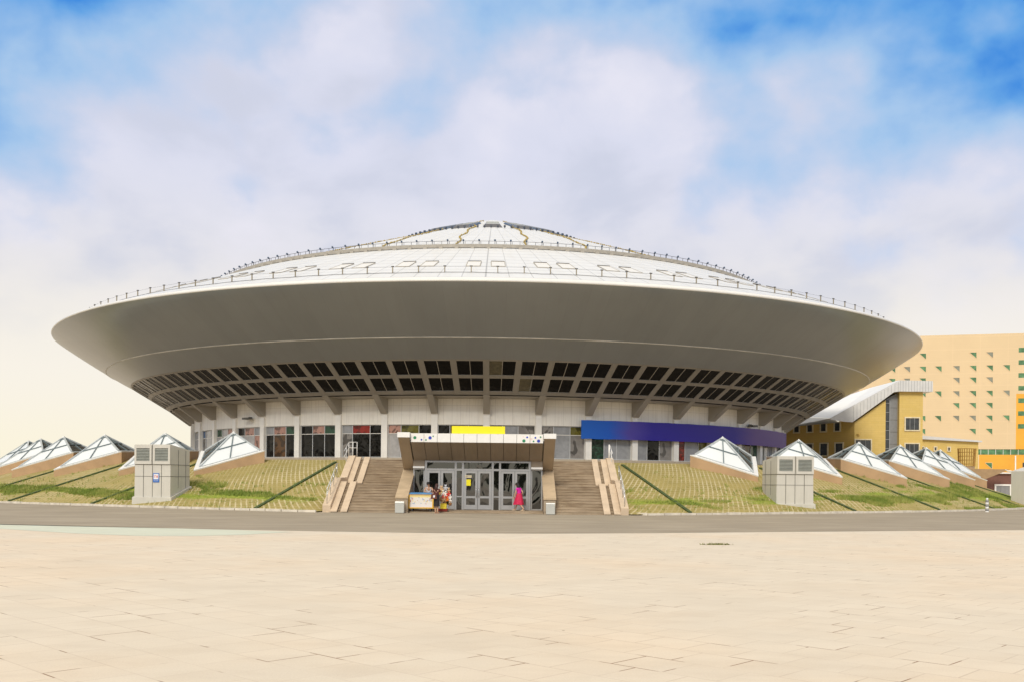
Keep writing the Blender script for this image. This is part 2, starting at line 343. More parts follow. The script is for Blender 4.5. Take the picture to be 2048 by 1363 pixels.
# ------------------------------------------------------------------ mesh builder
class MB:
    def __init__(s): s.v = []; s.f = []; s.m = []; s.uv = []; s.mats = []; s.smooth = []
    def mi(s, name):
        if name not in s.mats: s.mats.append(name)
        return s.mats.index(name)
    def face(s, pts, m, uv=None, sm=False):
        i = len(s.v); s.v += [tuple(p) for p in pts]; s.f.append(tuple(range(i, i + len(pts))))
        s.m.append(s.mi(m)); s.uv.append(uv or [(0, 0)] * len(pts)); s.smooth.append(sm)
    def mesh(s, verts, faces, m, sm=False, uvs=None):
        i = len(s.v); s.v += [tuple(p) for p in verts]
        for k, f in enumerate(faces):
            s.f.append(tuple(i + q for q in f)); s.m.append(s.mi(m)); s.smooth.append(sm)
            s.uv.append([uvs[q] for q in f] if uvs else [(0, 0)] * len(f))
    def hexa(s, p, m):      # p: 8 corners, bottom 0-3 (ccw from above), top 4-7
        s.mesh(p, [(3, 2, 1, 0), (4, 5, 6, 7), (0, 1, 5, 4), (1, 2, 6, 5), (2, 3, 7, 6), (3, 0, 4, 7)], m)
    def box(s, x0, x1, y0, y1, z0, z1, m):
        s.hexa([(x0, y0, z0), (x1, y0, z0), (x1, y1, z0), (x0, y1, z0), (x0, y0, z1), (x1, y0, z1), (x1, y1, z1), (x0, y1, z1)], m)
    def bar(s, a, b, w_, h_, m, up=(0, 0, 1)):
        a, b = Vector(a), Vector(b); d = (b - a).normalized(); u = Vector(up)
        if abs(d.dot(u)) > .98: u = Vector((0, 1, 0))
        x = d.cross(u).normalized() * w_ / 2; y = x.cross(d).normalized() * h_ / 2
        s.hexa([a - x - y, a + x - y, b + x - y, b - x - y, a - x + y, a + x + y, b + x + y, b - x + y], m)
    def tube(s, pts, r, m, n=6, cap=True, closed=False):
        pts = [Vector(p) for p in pts]; rr = r if isinstance(r, (list, tuple)) else [r] * len(pts)
        V = []; F = []; N = len(pts)
        for i, p in enumerate(pts):
            d = (pts[(i + 1) % N if closed else min(i + 1, N - 1)] - pts[(i - 1) % N if closed else max(i - 1, 0)]).normalized()
            u = Vector((0, 0, 1)) if abs(d.z) < .9 else Vector((1, 0, 0))
            x = d.cross(u).normalized(); y = d.cross(x)
            V += [p + (x * math.cos(k * 2 * math.pi / n) + y * math.sin(k * 2 * math.pi / n)) * rr[i] for k in range(n)]
        for i in range(N if closed else N - 1):
            j = (i + 1) % N
            F += [(i * n + k, i * n + (k + 1) % n, j * n + (k + 1) % n, j * n + k) for k in range(n)]
        if cap and not closed: F += [tuple(range(n)), tuple((N - 1) * n + k for k in reversed(range(n)))]
        s.mesh(V, F, m, True)
    def prism(s, poly, y0, y1, m, axis='y'):   # poly in (x,z) extruded along y, or (y,z) along x
        n = len(poly); g = (lambda a, b, t: (a, t, b)) if axis == 'y' else ((lambda a, b, t: (t, a, b)) if axis == 'x' else (lambda a, b, t: (a, b, t)))
        s.mesh([g(a, b, y0) for a, b in poly] + [g(a, b, y1) for a, b in poly],
               [tuple(range(n)), tuple(range(2 * n - 1, n - 1, -1))] + [(i, i + n, (i + 1) % n + n, (i + 1) % n) for i in range(n)], m)
    def ball(s, c, r, m, nu=8, nv=6):
        rx, ry, rz = r if isinstance(r, tuple) else (r, r, r); V = []; F = []
        for j in range(nv + 1):
            for i in range(nu):
                a, b = i * 2 * math.pi / nu, math.pi * j / nv
                V.append((c[0] + rx * math.sin(b) * math.cos(a), c[1] + ry * math.sin(b) * math.sin(a), c[2] + rz * math.cos(b)))
        for j in range(nv):
            F += [(j * nu + i, (j + 1) * nu + i, (j + 1) * nu + (i + 1) % nu, j * nu + (i + 1) % nu) for i in range(nu)]
        s.mesh(V, F, m, True)
    def rev(s, prof, t0, t1, n, m, sm=True, vscale=1.):   # revolve (r,z) round z; angle 0 faces -Y
        V = []; U = []; F = []; acc = [0]
        for a, b in zip(prof, prof[1:]): acc.append(acc[-1] + math.hypot(b[0] - a[0], b[1] - a[1]))
        rm = max(p[0] for p in prof); k = len(prof)
        for i in range(n + 1):
            t = R(t0 + (t1 - t0) * i / n)
            for (r, z), q in zip(prof, acc): V.append((r * math.sin(t), -r * math.cos(t), z)); U.append((t * rm, q))
        for i in range(n): F += [(i * k + j, (i + 1) * k + j, (i + 1) * k + j + 1, i * k + j + 1) for j in range(k - 1)]
        s.mesh(V, F, m, sm, U)
    def build(s, name, parent=None, weld=False):
        me = bpy.data.meshes.new(name); me.from_pydata(s.v, [], s.f)
        for n in s.mats: me.materials.append(MATS[n])
        me.polygons.foreach_set('material_index', s.m); me.polygons.foreach_set('use_smooth', s.smooth)
        ul = me.uv_layers.new(name='UVMap'); flat = [c for f in s.uv for p in f for c in p]; ul.data.foreach_set('uv', flat)
        me.update()
        bm = bmesh.new(); bm.from_mesh(me)
        if weld: bmesh.ops.remove_doubles(bm, verts=bm.verts, dist=1e-5)
        bmesh.ops.recalc_face_normals(bm, faces=bm.faces); bm.to_mesh(me); bm.free()
        o = bpy.data.objects.new(name, me); COL.objects.link(o)
        if parent: o.parent = parent
        return o
def tag(o, label=None, cat=None, group=None, kind=None):
    if label: o['label'] = label
    if cat: o['category'] = cat
    if group: o['group'] = group
    if kind: o['kind'] = kind
    return o
def empty(name, loc, rz=0, label=None, cat=None, group=None):
    o = bpy.data.objects.new(name, None); COL.objects.link(o); o.location = loc; o.rotation_euler = (0, 0, rz)
    return tag(o, label, cat, group)
def copy_part(src, parent, loc=None, rz=None):
    c = src.copy(); COL.objects.link(c); c.parent = parent
    if loc is not None: c.location = loc
    if rz is not None: c.rotation_euler = (0, 0, rz)
    for ch in list(src.children): copy_part(ch, c)
    return c
def copy_thing(src, loc, rz):
    c = src.copy(); COL.objects.link(c); c.location = loc; c.rotation_euler = (0, 0, rz)
    for ch in list(src.children): copy_part(ch, c)
    return c
# ------------------------------------------------------------------ site layout (metres; camera stands at the origin)
CX, CY = -2.45, 115.0            # centre of the round hall
AX = -1.90                       # axis of the entrance
def pol(r, th, z=0.): t = R(th); return (CX + r * math.sin(t), CY - r * math.cos(t), z)
def interp(x, xs, ys):
    if x <= xs[0]: return ys[0]
    for i in range(1, len(xs)):
        if x <= xs[i]: return ys[i - 1] + (ys[i] - ys[i - 1]) * (x - xs[i - 1]) / (xs[i] - xs[i - 1])
    return ys[-1]
def kerb_r(th):
    if th < 0: return interp(-th, [0, 7.3, 7.5, 8, 12, 18, 24, 32, 45, 70, 100], [60.4, 60.4, 62, 62, 60.8, 59.5, 58.7, 58.4, 57.3, 57, 57])
    return interp(th, [0, 8.2, 8.4, 9, 12, 18, 25, 32, 45, 70, 100], [60.4, 60.4, 62.1, 62, 61, 59.3, 58.2, 57.5, 56.9, 57, 57])
def road_r(th): return interp(th, [-60, -20, -12, -7, 0, 3.3, 8.3, 13, 18, 40], [79.6, 80, 80.2, 80.5, 81.3, 80.9, 79.2, 78.3, 78, 78])
R_TOP, Z_TOP = 47.7, 3.16
def bank_z(r, th):
    k = kerb_r(th) - .16
    return max(0, min(Z_TOP, .06 + (Z_TOP - .06) * (k - r) / (k - R_TOP)))
# ------------------------------------------------------------------ ground
g = MB()
g.face([(-2500, -300, 0), (2500, -300, 0), (2500, 4000, 0), (-2500, 4000, 0)], 'paving')
tag(g.build('ground'), kind='structure')
g = MB(); ts = [-85 + i * 2.5 for i in range(69)]
for a, b in zip(ts, ts[1:]):
    g.face([pol(road_r(a), a, .004), pol(road_r(b), b, .004), pol(kerb_r(b) - .05, b, .004), pol(kerb_r(a) - .05, a, .004)], 'asphalt')
tag(g.build('road', weld=True), kind='structure')
g = MB()     # strip of pale green paving along the road on the left
gp = [(-24.0, 38.6), (-18.2, 34.2), (-13.9, 31.4), (-11.5, 30.4), (-9.7, 30.7), (-8.5, 31.6), (-7.4, 33.6), (-10, 34.55), (-12.9, 35.4), (-18.9, 36.9), (-26, 39.6)]
g.face([(x, y - .05, .004) for x, y in gp], 'green_paving')
tag(g.build('green_paving'), kind='structure')
g = MB(); a = -84.5
while a < 85:
    b = a + 1.0 if not (-7.6 < a < 8.28) else a
    if b == a: a += .2; continue
    e = b - .05
    p = [pol(kerb_r(a), a), pol(kerb_r(e), e), pol(kerb_r(e) - .16, e), pol(kerb_r(a) - .16, a)]
    z = .13 + random.uniform(-.015, .015)
    g.hexa([(x, y, 0) for x, y, _ in p] + [(x, y, z) for x, y, _ in p], 'kerb_stone'); a = b
tag(g.build('kerb'), kind='structure')
g = MB(); ts = sorted([-100 + i * 1.25 for i in range(161)] + [-7.3, 8.2, 8.4]); V = []; U = []; F = []; NR = 14
for th in ts:
    k = kerb_r(th) - .15
    for j in range(NR + 1):
        r = k + (R_TOP - k) * j / NR
        x, y, _ = pol(r, th); V.append((x, y, bank_z(r, th))); U.append((R(th) * 54, k - r))
        if j == 0: V[-1] = (x, y, .06)
for i in range(len(ts) - 1):
    F += [(i * (NR + 1) + j, (i + 1) * (NR + 1) + j, (i + 1) * (NR + 1) + j + 1, i * (NR + 1) + j + 1) for j in range(NR) if not (-6.3 < ts[i] < 6.2)]
g.mesh(V, F, 'bank', True, U); tag(g.build('grass_bank'), kind='structure')
g = MB()
for a, b in zip(ts, ts[1:]): g.face([pol(R_TOP, a, Z_TOP), pol(R_TOP, b, Z_TOP), pol(32.5, b, Z_TOP), pol(32.5, a, Z_TOP)], 'terrace_stone')
# raised floor over the entrance, flush with the stair heads
for sx in (-1, 1):
    xs = sorted((AX + sx * 3.75, AX + sx * 8.1)); g.box(xs[0], xs[1], 62.66, 68.6, .0, 3.115, 'terrace_stone')
g.box(AX - 3.75, AX + 3.75, 58.3, 68.6, 3.0, 3.115, 'terrace_stone')
tag(g.build('terrace'), kind='structure')
# grass: tufts growing in bands along the lower bank
g = MB(); rnd = random.Random(3)
from mathutils import noise as mnoise
cnt = 0
while cnt < 15000:
    th = rnd.uniform(-42, 52)
    if abs(th) < 8.4: continue
    k = kerb_r(th); d = rnd.uniform(.25, 5.5) if rnd.random() < .8 else rnd.uniform(.2, 10)
    u = R(th) * 54
    nz = mnoise.noise(Vector((u * .16, d * .5, 3.3))) + .5 * mnoise.noise(Vector((u * .5, d * 1.2, 1.3)))
    band = math.exp(-((d - 2.7 - .5 * math.sin(u * .35)) / .75) ** 2) * .55 + (.05 if abs(th) > 20 else 0) + (.16 if th > 40 else 0)
    if nz + band < .42: 
        if rnd.random() > .03: continue
    x, y, _ = pol(k - d, th); z = bank_z(k - d, th)
    for q in range(3):
        h = rnd.uniform(.06, .20); a = rnd.uniform(0, 6.28); w_ = rnd.uniform(.015, .035); ox, oy = rnd.uniform(-.12, .12), rnd.uniform(-.12, .12)
        g.face([(x + ox - w_ * math.cos(a), y + oy - w_ * math.sin(a), z - .03), (x + ox + w_ * math.cos(a), y + oy + w_ * math.sin(a), z - .03),
                (x + ox + rnd.uniform(-.08, .08), y + oy + rnd.uniform(-.08, .08), z + h)], 'grass_blades')
    cnt += 1
tag(g.build('grass'), 'short green grass growing in patches along the foot of the bank', 'grass', kind='stuff')
# green edging strips running up the bank
def strip(th, label):
    g = MB(); k = kerb_r(th); n = 12
    P = []
    for j in range(n + 1):
        r = k - .3 + (R_TOP + .9 - k + .3) * j / n; P.append((r, bank_z(r, th)))
    for (r0, z0), (r1, z1) in zip(P, P[1:]):
        a, b = pol(r0, th, z0 + .03), pol(r1, th, z1 + .03); g.bar(a, b, .20, .12, 'green_strip')
    o = g.build('edging_strip'); tag(o, label, 'edging strip', 'green edging strips running up the bank')
for th, lb in ((-11.3, 'green edging strip on the bank just left of the entrance stairs'), (-24, 'green edging strip passing behind the grey vent box with the blue sign'),
               (-32.5, 'second green edging strip left of the vent box with the blue sign'), (-40.5, 'green edging strip on the bank at the far left end'),
               (12, 'green edging strip on the bank just right of the entrance stairs'), (24.8, 'green edging strip passing below the plain right hand vent box'),
               (34, 'first green edging strip right of the plain vent box'), (42.6, 'green edging strip behind the striped white post'),
               (50, 'green edging strip on the bank second from the far right'), (57, 'green edging strip nearest the maroon shed')): strip(th, lb)
# weeds in an open joint of the square, and scraps of leaf blown over it
rr = random.Random(21)
def weed_patch(x, y, w_, n, label):
    g = MB()
    for k in range(n):
        px, py = rr.gauss(0, w_ * .45), rr.gauss(0, .06); a = rr.uniform(0, 6.28); h = rr.uniform(.015, .07)
        g.face([(px - .02 * math.cos(a), py - .02 * math.sin(a), 0), (px + .02 * math.cos(a), py + .02 * math.sin(a), 0), (px + rr.uniform(-.08, .08), py + rr.uniform(-.08, .08), h)], 'weed')
    for k in range(14): g.face([(w_ * math.cos(q * .9) * rr.uniform(.7, 1.1), .13 * math.sin(q * .9) * rr.uniform(.7, 1.1), .002 + .0004 * k) for q in range(7)], 'soil') if k == 0 else None
    o = g.build('weeds'); o.location = (x, y, 0); tag(o, label, 'weeds')
weed_patch(6.01, 28.9, .55, 130, 'low clump of weeds growing in the paving on the right of the square')
# ------------------------------------------------------------------ the round hall
hall = empty('saucer_hall', (CX, CY, 0), R(.69), 'huge saucer shaped round hall with white conical roof and grey flared underside', 'arena')
A_ = (46.5, 15.68); B_ = (41.55, 12.44); C_ = (39.2, 11.14); D_ = (35.3, 8.77); E_ = (33.3, 7.37); F_ = (30.8, 21.75)
NS = 192
g = MB(); g.rev([C_, (40.4, 11.78), (41.5, 12.41)], -180, 180, NS, 'shell'); g.build('lower_cladding', hall, True)
g = MB(); g.rev([(41.6, 12.46), (43.1, 13.38), (44.7, 14.40), (45.9, 15.19), (46.3, 15.47), (46.46, 15.61)], -180, 180, NS, 'shell'); g.build('upper_cladding', hall, True)
g = MB(); g.rev([(41.49, 12.395), (41.55, 12.40), (41.60, 12.43), (41.605, 12.465)], -180, 180, NS, 'seam_white'); g.build('gutter_seam', hall, True)
g = MB(); g.rev([(46.40, 15.60), (46.50, 15.63), (46.53, 15.70), (46.48, 15.80), (46.25, 15.93), (45.8, 16.06)], -180, 180, NS, 'rim_white'); g.build('rim', hall, True)
def roof_z(r): return interp(r, [0, 1.3, 10, 30.3, 45.8], [31.95, 31.8, 28.78, 21.85, 16.06])
g = MB(); g.rev([(45.8, 16.06), (42, 17.5), (38, 18.98), (34, 20.47), (30.3, 21.85)], -180, 180, NS, 'roof_white'); g.build('lower_roof', hall, True)
g = MB(); g.rev([(30.3, 21.86), (25, 23.68), (20, 25.4), (15, 27.1), (10, 28.78), (6, 30.17), (3, 31.2), (1.3, 31.8), (.6, 31.92), (.01, 31.95)], -180, 180, NS, 'roof_white'); g.build('upper_roof', hall, True)
# girder ring on the roof with brackets, railing and small lamps
g = MB(); g.rev([(30.55, 21.62), (31.05, 21.62), (31.05, 21.92), (30.55, 21.92), (30.55, 21.62)], -180, 180, NS, 'truss_grey', False); g.build('girder_ring', hall, True)
g = MB()
g.rev([(30.78, 22.22), (30.80, 22.22), (30.80, 22.25), (30.78, 22.25), (30.78, 22.22)], -180, 180, NS, 'dark_metal', False)
for i in range(288):
    t = R(i * 1.25); g.bar((30.8 * math.sin(t), -30.8 * math.cos(t), 21.9), (30.8 * math.sin(t), -30.8 * math.cos(t), 22.24), .035, .035, 'dark_metal')
g.build('girder_rail', hall)
def ring_copies(make, name, angles, parent=hall):
    first = make().build(name, parent); first.rotation_euler = (0, 0, R(angles[0]))
    for a in angles[1:]: copy_part(first, parent, None, R(a))
def vis(step, lim, off=0.):
    n = int(lim / step); return [off + i * step for i in range(-n, n + 1)]
def m_bracket():
    g = MB(); g.box(-.16, .16, -31.3, -30.98, 21.28, 21.66, 'truss_grey'); g.box(-.12, .12, -31.35, -31.2, 21.2, 21.4, 'dark_metal'); return g
ring_copies(m_bracket, 'bracket', vis(2.5, 90))
def m_lamp():
    g = MB(); g.bar((0, -30.9, 21.9), (0, -30.9, 22.27), .045, .045, 'dark_metal'); g.tube([(0, -30.92, 22.2), (0, -31.0, 22.24), (.0, -31.07, 22.27)], [.045, .08, .085], 'blue_metal'); return g
ring_copies(m_lamp, 'roof_lamp', vis(2.5, 90, 1.0))
def m_top():
    g = MB(); g.box(-.03, .03, -10.95, -10.85, 28.4, 28.62, 'dark_metal'); g.box(-.10, .10, -11.04, -10.86, 28.56, 28.76, 'blue_metal'); g.box(-.085, .085, -11.06, -11.04, 28.575, 28.745, 'dark_metal'); return g
ring_copies(m_top, 'spotlight', vis(3.75, 135))
def m_post():
    g = MB(); g.bar((0, -43.9, 16.75), (0, -43.9, 17.25), .07, .07, 'post_tan'); g.box(-.10, .10, -43.96, -43.84, 17.22, 17.27, 'dark_metal'); return g
ring_copies(m_post, 'stanchion', vis(2.5, 115, 1.1))
g = MB(); pts = []
rr = random.Random(5)
for i in range(-96, 97):
    t = R(i * 1.25 + .2); r = 44.0 + rr.uniform(-.12, .12); pts.append((r * math.sin(t), -r * math.cos(t), roof_z(r) + .03))
g.tube(pts, .015, 'dark_metal', 5); g.build('cable', hall)
g = MB(); g.tube([(43.9 * math.sin(R(i * 1.25)), -43.9 * math.cos(R(i * 1.25)), 17.2) for i in range(-96, 97)], .007, 'dark_metal', 4); g.build('lifeline', hall)
def m_hatch():
    g = MB()
    def P(x, r, dz): return (x, -r, roof_z(r) + dz)
    x0, x1, r0, r1 = -.52, .52, 41.1, 38.9
    for a, b in (((x0, r0), (x1, r0)), ((x1, r0), (x1, r1)), ((x1, r1), (x0, r1)), ((x0, r1), (x0, r0))): g.bar(P(*a, .03), P(*b, .03), .06, .06, 'truss_grey')
    g.face([P(x0, r0, .05), P(x1, r0, .05), P(x1, r1, .05), P(x0, r1, .05)], 'rim_white')
    g.bar(P(x0, r1 - .06, .07), P(x1, r1 - .06, .07), .05, .06, 'dark_metal'); return g
ring_copies(m_hatch, 'roof_hatch', sorted(a + s_ for a in vis(7.5, 75, -.1) for s_ in (-1.32, 1.32)))
def m_dormer():
    g = MB()
    z0, z1 = roof_z(10.3), roof_z(5.6)
    a, b, c, d = (-1.05, -10.3, z0 + .01), (1.05, -10.3, z0 + .01), (.74, -5.6, z1 + .01), (-.74, -5.6, z1 + .01)
    e, f_, h, k = (-.72, -9.5, roof_z(9.5) + .30), (.72, -9.5, roof_z(9.5) + .30), (.66, -5.9, roof_z(5.9) + .2), (-.66, -5.9, roof_z(5.9) + .2)
    g.face([e, f_, h, k], 'louver_grey'); g.face([a, e, k, d], 'blue_metal'); g.face([b, c, h, f_], 'blue_metal'); g.face([c, d, k, h], 'blue_metal'); g.face([a, b, f_, e], 'dark_metal')
    for u, v in ((e, f_), (h, k), (e, k), (f_, h)): g.bar(u, v, .07, .07, 'alu')
    return g
ring_copies(m_dormer, 'dormer', [0.8 + i * 20 for i in range(-6, 7)])
# garlands of gold bulbs hanging down the upper roof
def garland(t31, t10, t3):
    g = MB(); wire = []; r = 30.2; rr = random.Random(int(t31 * 10) + 500); ph = rr.uniform(0, 6)
    while r > 2.6:
        th = interp(r, [3, 10, 31], [t3, t10, t31]) + math.degrees(.16 * math.sin(r * .8 + ph) / max(r, 4)); t = R(th)
        c = (r * math.sin(t) + rr.uniform(-.05, .05), -r * math.cos(t), roof_z(r) + .10); s_ = rr.uniform(.05, .11); wire.append(c)
        g.ball(c, (s_, s_, s_ * .9), 'gold_bulb', 5, 3); r -= .26 + rr.uniform(0, .16)
    if len(wire) > 1: g.tube(wire, .022, 'gold_bulb', 4)
    g.build('light_garland', hall)
for a in ((-4.9, -10, -25), (5.4, 13.5, 30), (16, 31, 60), (-18, -31, -60), (29, 50, 85), (-31, -50, -85), (44, 66, 100), (-46, -66, -100), (62, 84, 115), (-64, -84, -115)): garland(*a)
# window belt: ribs, cross bands, windows, arms
def cone_pt(s_, th, off=0.):     # s_ 0 at D, 1 at C; off = metres outward along the belt normal
    r = D_[0] + (C_[0] - D_[0]) * s_; z = D_[1] + (C_[1] - D_[1]) * s_; L = math.hypot(C_[0] - D_[0], C_[1] - D_[1])
    nr, nz = (C_[1] - D_[1]) / L, -(C_[0] - D_[0]) / L
    t = R(th); r += off * nr; z += off * nz
    return (r * math.sin(t), -r * math.cos(t), z)
def band(s0, s1, name, o1=0., o0=-.25, m='rib_grey'):
    g = MB()
    p = []
    for s_, o in ((s0, o0), (s0, o1), (s1, o1), (s1, o0)):
        q = cone_pt(s_, 0, o); p.append((-q[1], q[2]))
    g.rev(p, -180, 180, NS, m, False); g.build(name, hall, True)
band(0, .105, 'bottom_beam'); band(.478, .565, 'cross_beam'); band(.955, 1.0, 'top_beam')
def m_rib(hw):
    def f():
        g = MB(); a = math.degrees(hw / 37)
        p = [cone_pt(-.0, 0, .012), cone_pt(1, 0, .012), cone_pt(1, 0, -.25), cone_pt(-.0, 0, -.25)]
        g.mesh([(x - hw, y, z) for x, y, z in p] + [(x + hw, y, z) for x, y, z in p], [(0, 1, 2, 3), (7, 6, 5, 4), (0, 4, 5, 1), (1, 5, 6, 2), (2, 6, 7, 3), (3, 7, 4, 0)], 'rib_grey'); return g
    return f
ring_copies(m_rib(.245), 'rib', [i * 3.75 for i in range(-48, 48)])
def belt_window(s0, s1, glass):
    g = MB(); h = 3.75 / 2
    for k in (0, 1):
        a0, a1 = -h + k * h, k * h; n = 3
        for q in range(n):
            t0, t1 = a0 + (a1 - a0) * q / n, a0 + (a1 - a0) * (q + 1) / n
            g.face([cone_pt(s0, t0, -.045), cone_pt(s0, t1, -.045), cone_pt(s1, t1, -.045), cone_pt(s1, t0, -.045)], glass[k])
    for dt in (0,): g.bar(cone_pt(s0, dt, -.035), cone_pt(s1, dt, -.035), .05, .05, 'arm_grey')
    return g
proto = {}
special = {(1.875, 1): ('glass_amber', 'glass_black'), (5.625, 0): ('glass_amber', 'glass_black')}
for row, (s0, s1) in enumerate(((.105, .478), (.565, .955))):
    for i in range(-25, 25):
        a = (i + .5) * 3.75; gl = special.get((a, row), ('glass_black', 'glass_black')); key = (row, gl)
        if key not in proto:
            o = belt_window(s0, s1, gl).build('belt_window', hall); o.rotation_euler = (0, 0, R(a)); proto[key] = o
        else: copy_part(proto[key], hall, None, R(a))
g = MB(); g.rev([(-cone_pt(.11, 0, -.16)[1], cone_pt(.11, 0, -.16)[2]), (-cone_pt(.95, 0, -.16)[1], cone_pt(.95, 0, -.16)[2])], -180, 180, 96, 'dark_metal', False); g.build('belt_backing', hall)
g = MB(); g.rev([(35.15, 8.70), (33.0, 8.62)], -180, 180, NS, 'arm_grey', False); g.build('soffit', hall, True)
def m_arm():
    g = MB(); hw = .265
    p = [(32.95, 7.37), (33.42, 7.37), (35.34, 8.755), (35.2, 8.86), (32.95, 8.64)]
    g.mesh([(-hw, -r, z) for r, z in p] + [(hw, -r, z) for r, z in p], [(4, 3, 2, 1, 0), (5, 6, 7, 8, 9)] + [(i, (i + 1) % 5, (i + 1) % 5 + 5, i + 5) for i in range(5)], 'arm_grey'); return g
ring_copies(m_arm, 'support_arm', [i * 7.5 for i in range(-24, 24)])
def m_col():
    g = MB(); g.box(-.27, .27, -33.25, -32.7, 3.62, 7.38, 'column_white'); return g
ring_copies(m_col, 'column', [i * 7.5 for i in range(-24, 24)])
g = MB(); g.rev([(33.05, 6.46), (33.05, 8.7)], -180, 180, NS, 'drum_white', False); g.build('drum_wall', hall, True)
g = MB(); g.rev([(33.5, 3.1), (33.5, 3.60), (33.42, 3.68), (32.8, 3.70)], -180, 180, NS, 'terrace_stone', False); g.build('plinth', hall, True)
g = MB(); g.rev([(32.4, 3.2), (32.4, 8.6)], -180, 180, 96, 'dark_metal', False); g.build('inner_wall', hall)
def drum_window(cols_top, cols_bot, fr, a):
    g = MB(); z0, zt, z1 = 3.70, 5.72, 6.46; rw = 32.88
    half = 7.5 / 2 - math.degrees(.27 / 33)
    edges = [-half + (2 * half) * q for q in fr]
    def P(t, z, r=rw): t = R(t); return (r * math.sin(t), -r * math.cos(t), z)
    for i in range(len(edges) - 1):
        t0, t1 = edges[i], edges[i + 1]
        g.face([P(t0, z0), P(t1, z0), P(t1, zt), P(t0, zt)], 'pane_' + cols_bot[i]); g.face([P(t0, zt), P(t1, zt), P(t1, z1), P(t0, z1)], 'pane_' + cols_top[i])
    o = g.build('drum_window', hall)
    f = MB()
    for t in edges[1:-1]: f.bar(P(t, z0, rw + .03), P(t, z1, rw + .03), .045, .06, 'alu_light')
    for z in (z0 + .03, zt, z1 - .03): f.bar(P(edges[0], z, rw + .035), P(edges[-1], z, rw + .035), .07, .05, 'column_white' if z == zt else 'alu_light')
    for t in (edges[0], edges[-1]): f.bar(P(t, z0, rw + .05), P(t, z1, rw + .05), .06, .08, 'alu_light')
    f.build('window_frame', o)
    o.rotation_euler = (0, 0, R(a)); return o
DW = {0: (('dark', 'grey', 'stone'), ('dark', 'dark', 'grey')), -1: (('dark', 'brown', 'dark'), ('dark', 'dark', 'dark')), -2: (('pink', 'olive', 'dark'), ('pale', 'dark', 'dark')),
      -3: (('grey', 'red', 'dark'), ('stone', 'dark', 'dark')), -4: (('dark', 'pink', 'green'), ('dark', 'dark', 'dark')), -5: (('grey', 'pink', 'green'), ('dark', 'brown', 'dark')),
      -6: (('dark', 'pink', 'grey'), ('grey', 'pale', 'pink')), -7: (('green', 'pale', 'pink'), ('pale', 'stone', 'grey')), -8: (('blue', 'pale', 'pale'), ('stone', 'pale', 'pale')),
      -9: (('pale', 'pale', 'grey'), ('pale', 'pale', 'stone')), 1: (('stone', 'grey', 'olive'), ('grey', 'grey', 'stone')), 2: (('grey', 'stone', 'grey'), ('green', 'grey', 'grey')),
      3: (('grey', 'stone', 'grey'), ('grey', 'dark', 'stone')), 4: (('stone', 'red', 'grey'), ('red', 'grey', 'olive')), 5: (('grey', 'pale', 'pink'), ('pale', 'stone', 'red')),
      6: (('stone', 'grey', 'red'), ('grey', 'brown', 'green')), 7: (('grey', 'blue', 'pale'), ('stone', 'pale', 'grey'))}
rr = random.Random(2)
for k in range(-24, 24):
    ct, cb = DW.get(k, (tuple(rr.choice(['grey', 'pale', 'dark']) for _ in range(3)), tuple(rr.choice(['grey', 'stone', 'dark']) for _ in range(3))))
    x = rr.uniform(.26, .36); y = rr.uniform(.62, .72)
    drum_window(ct, cb, (0, x, y, 1), 7.5 * (k + .5))
def m_flood():
    g = MB(); g.box(-.5, .5, -33.75, -33.3, 7.15, 7.32, 'joint_dark'); g.box(-.08, .08, -33.35, -33.0, 7.25, 7.4, 'dark_metal'); return g
ring_copies(m_flood, 'floodlight', [-40.5, 48.3])
# gradient banner on the drum
g = MB(); bt0, bt1, bz0, bz1 = 14.35, 66.5, 5.42, 6.98; n = 40
for rb in (33.62, 33.54):
    V = []; U = []; F = []
    for i in range(n + 1):
        t = R(bt0 + (bt1 - bt0) * i / n); wv = .012 * math.sin(i * 1.9)
        V += [(CX + rb * math.sin(t), CY - rb * math.cos(t), bz0 + wv), (CX + rb * math.sin(t), CY - rb * math.cos(t), bz1 + wv)]; U += [(i / n, 0), (i / n, 1)]
    F = [(2 * i, 2 * i + 2, 2 * i + 3, 2 * i + 1) for i in range(n)]; g.mesh(V, F, 'banner', True, U)
for z in (bz0, bz1):
    for i in range(n):
        t0, t1 = R(bt0 + (bt1 - bt0) * i / n), R(bt0 + (bt1 - bt0) * (i + 1) / n)
        w0, w1 = .012 * math.sin(i * 1.9), .012 * math.sin((i + 1) * 1.9)
        g.face([(CX + r * math.sin(t), CY - r * math.cos(t), z + q) for r, t, q in ((33.54, t0, w0), (33.62, t0, w0), (33.62, t1, w1), (33.54, t1, w1))], 'banner', [(i / n, 0)] * 4)
tag(g.build('banner'), 'long curved banner fading from blue to purple on the drum of the hall', 'banner')
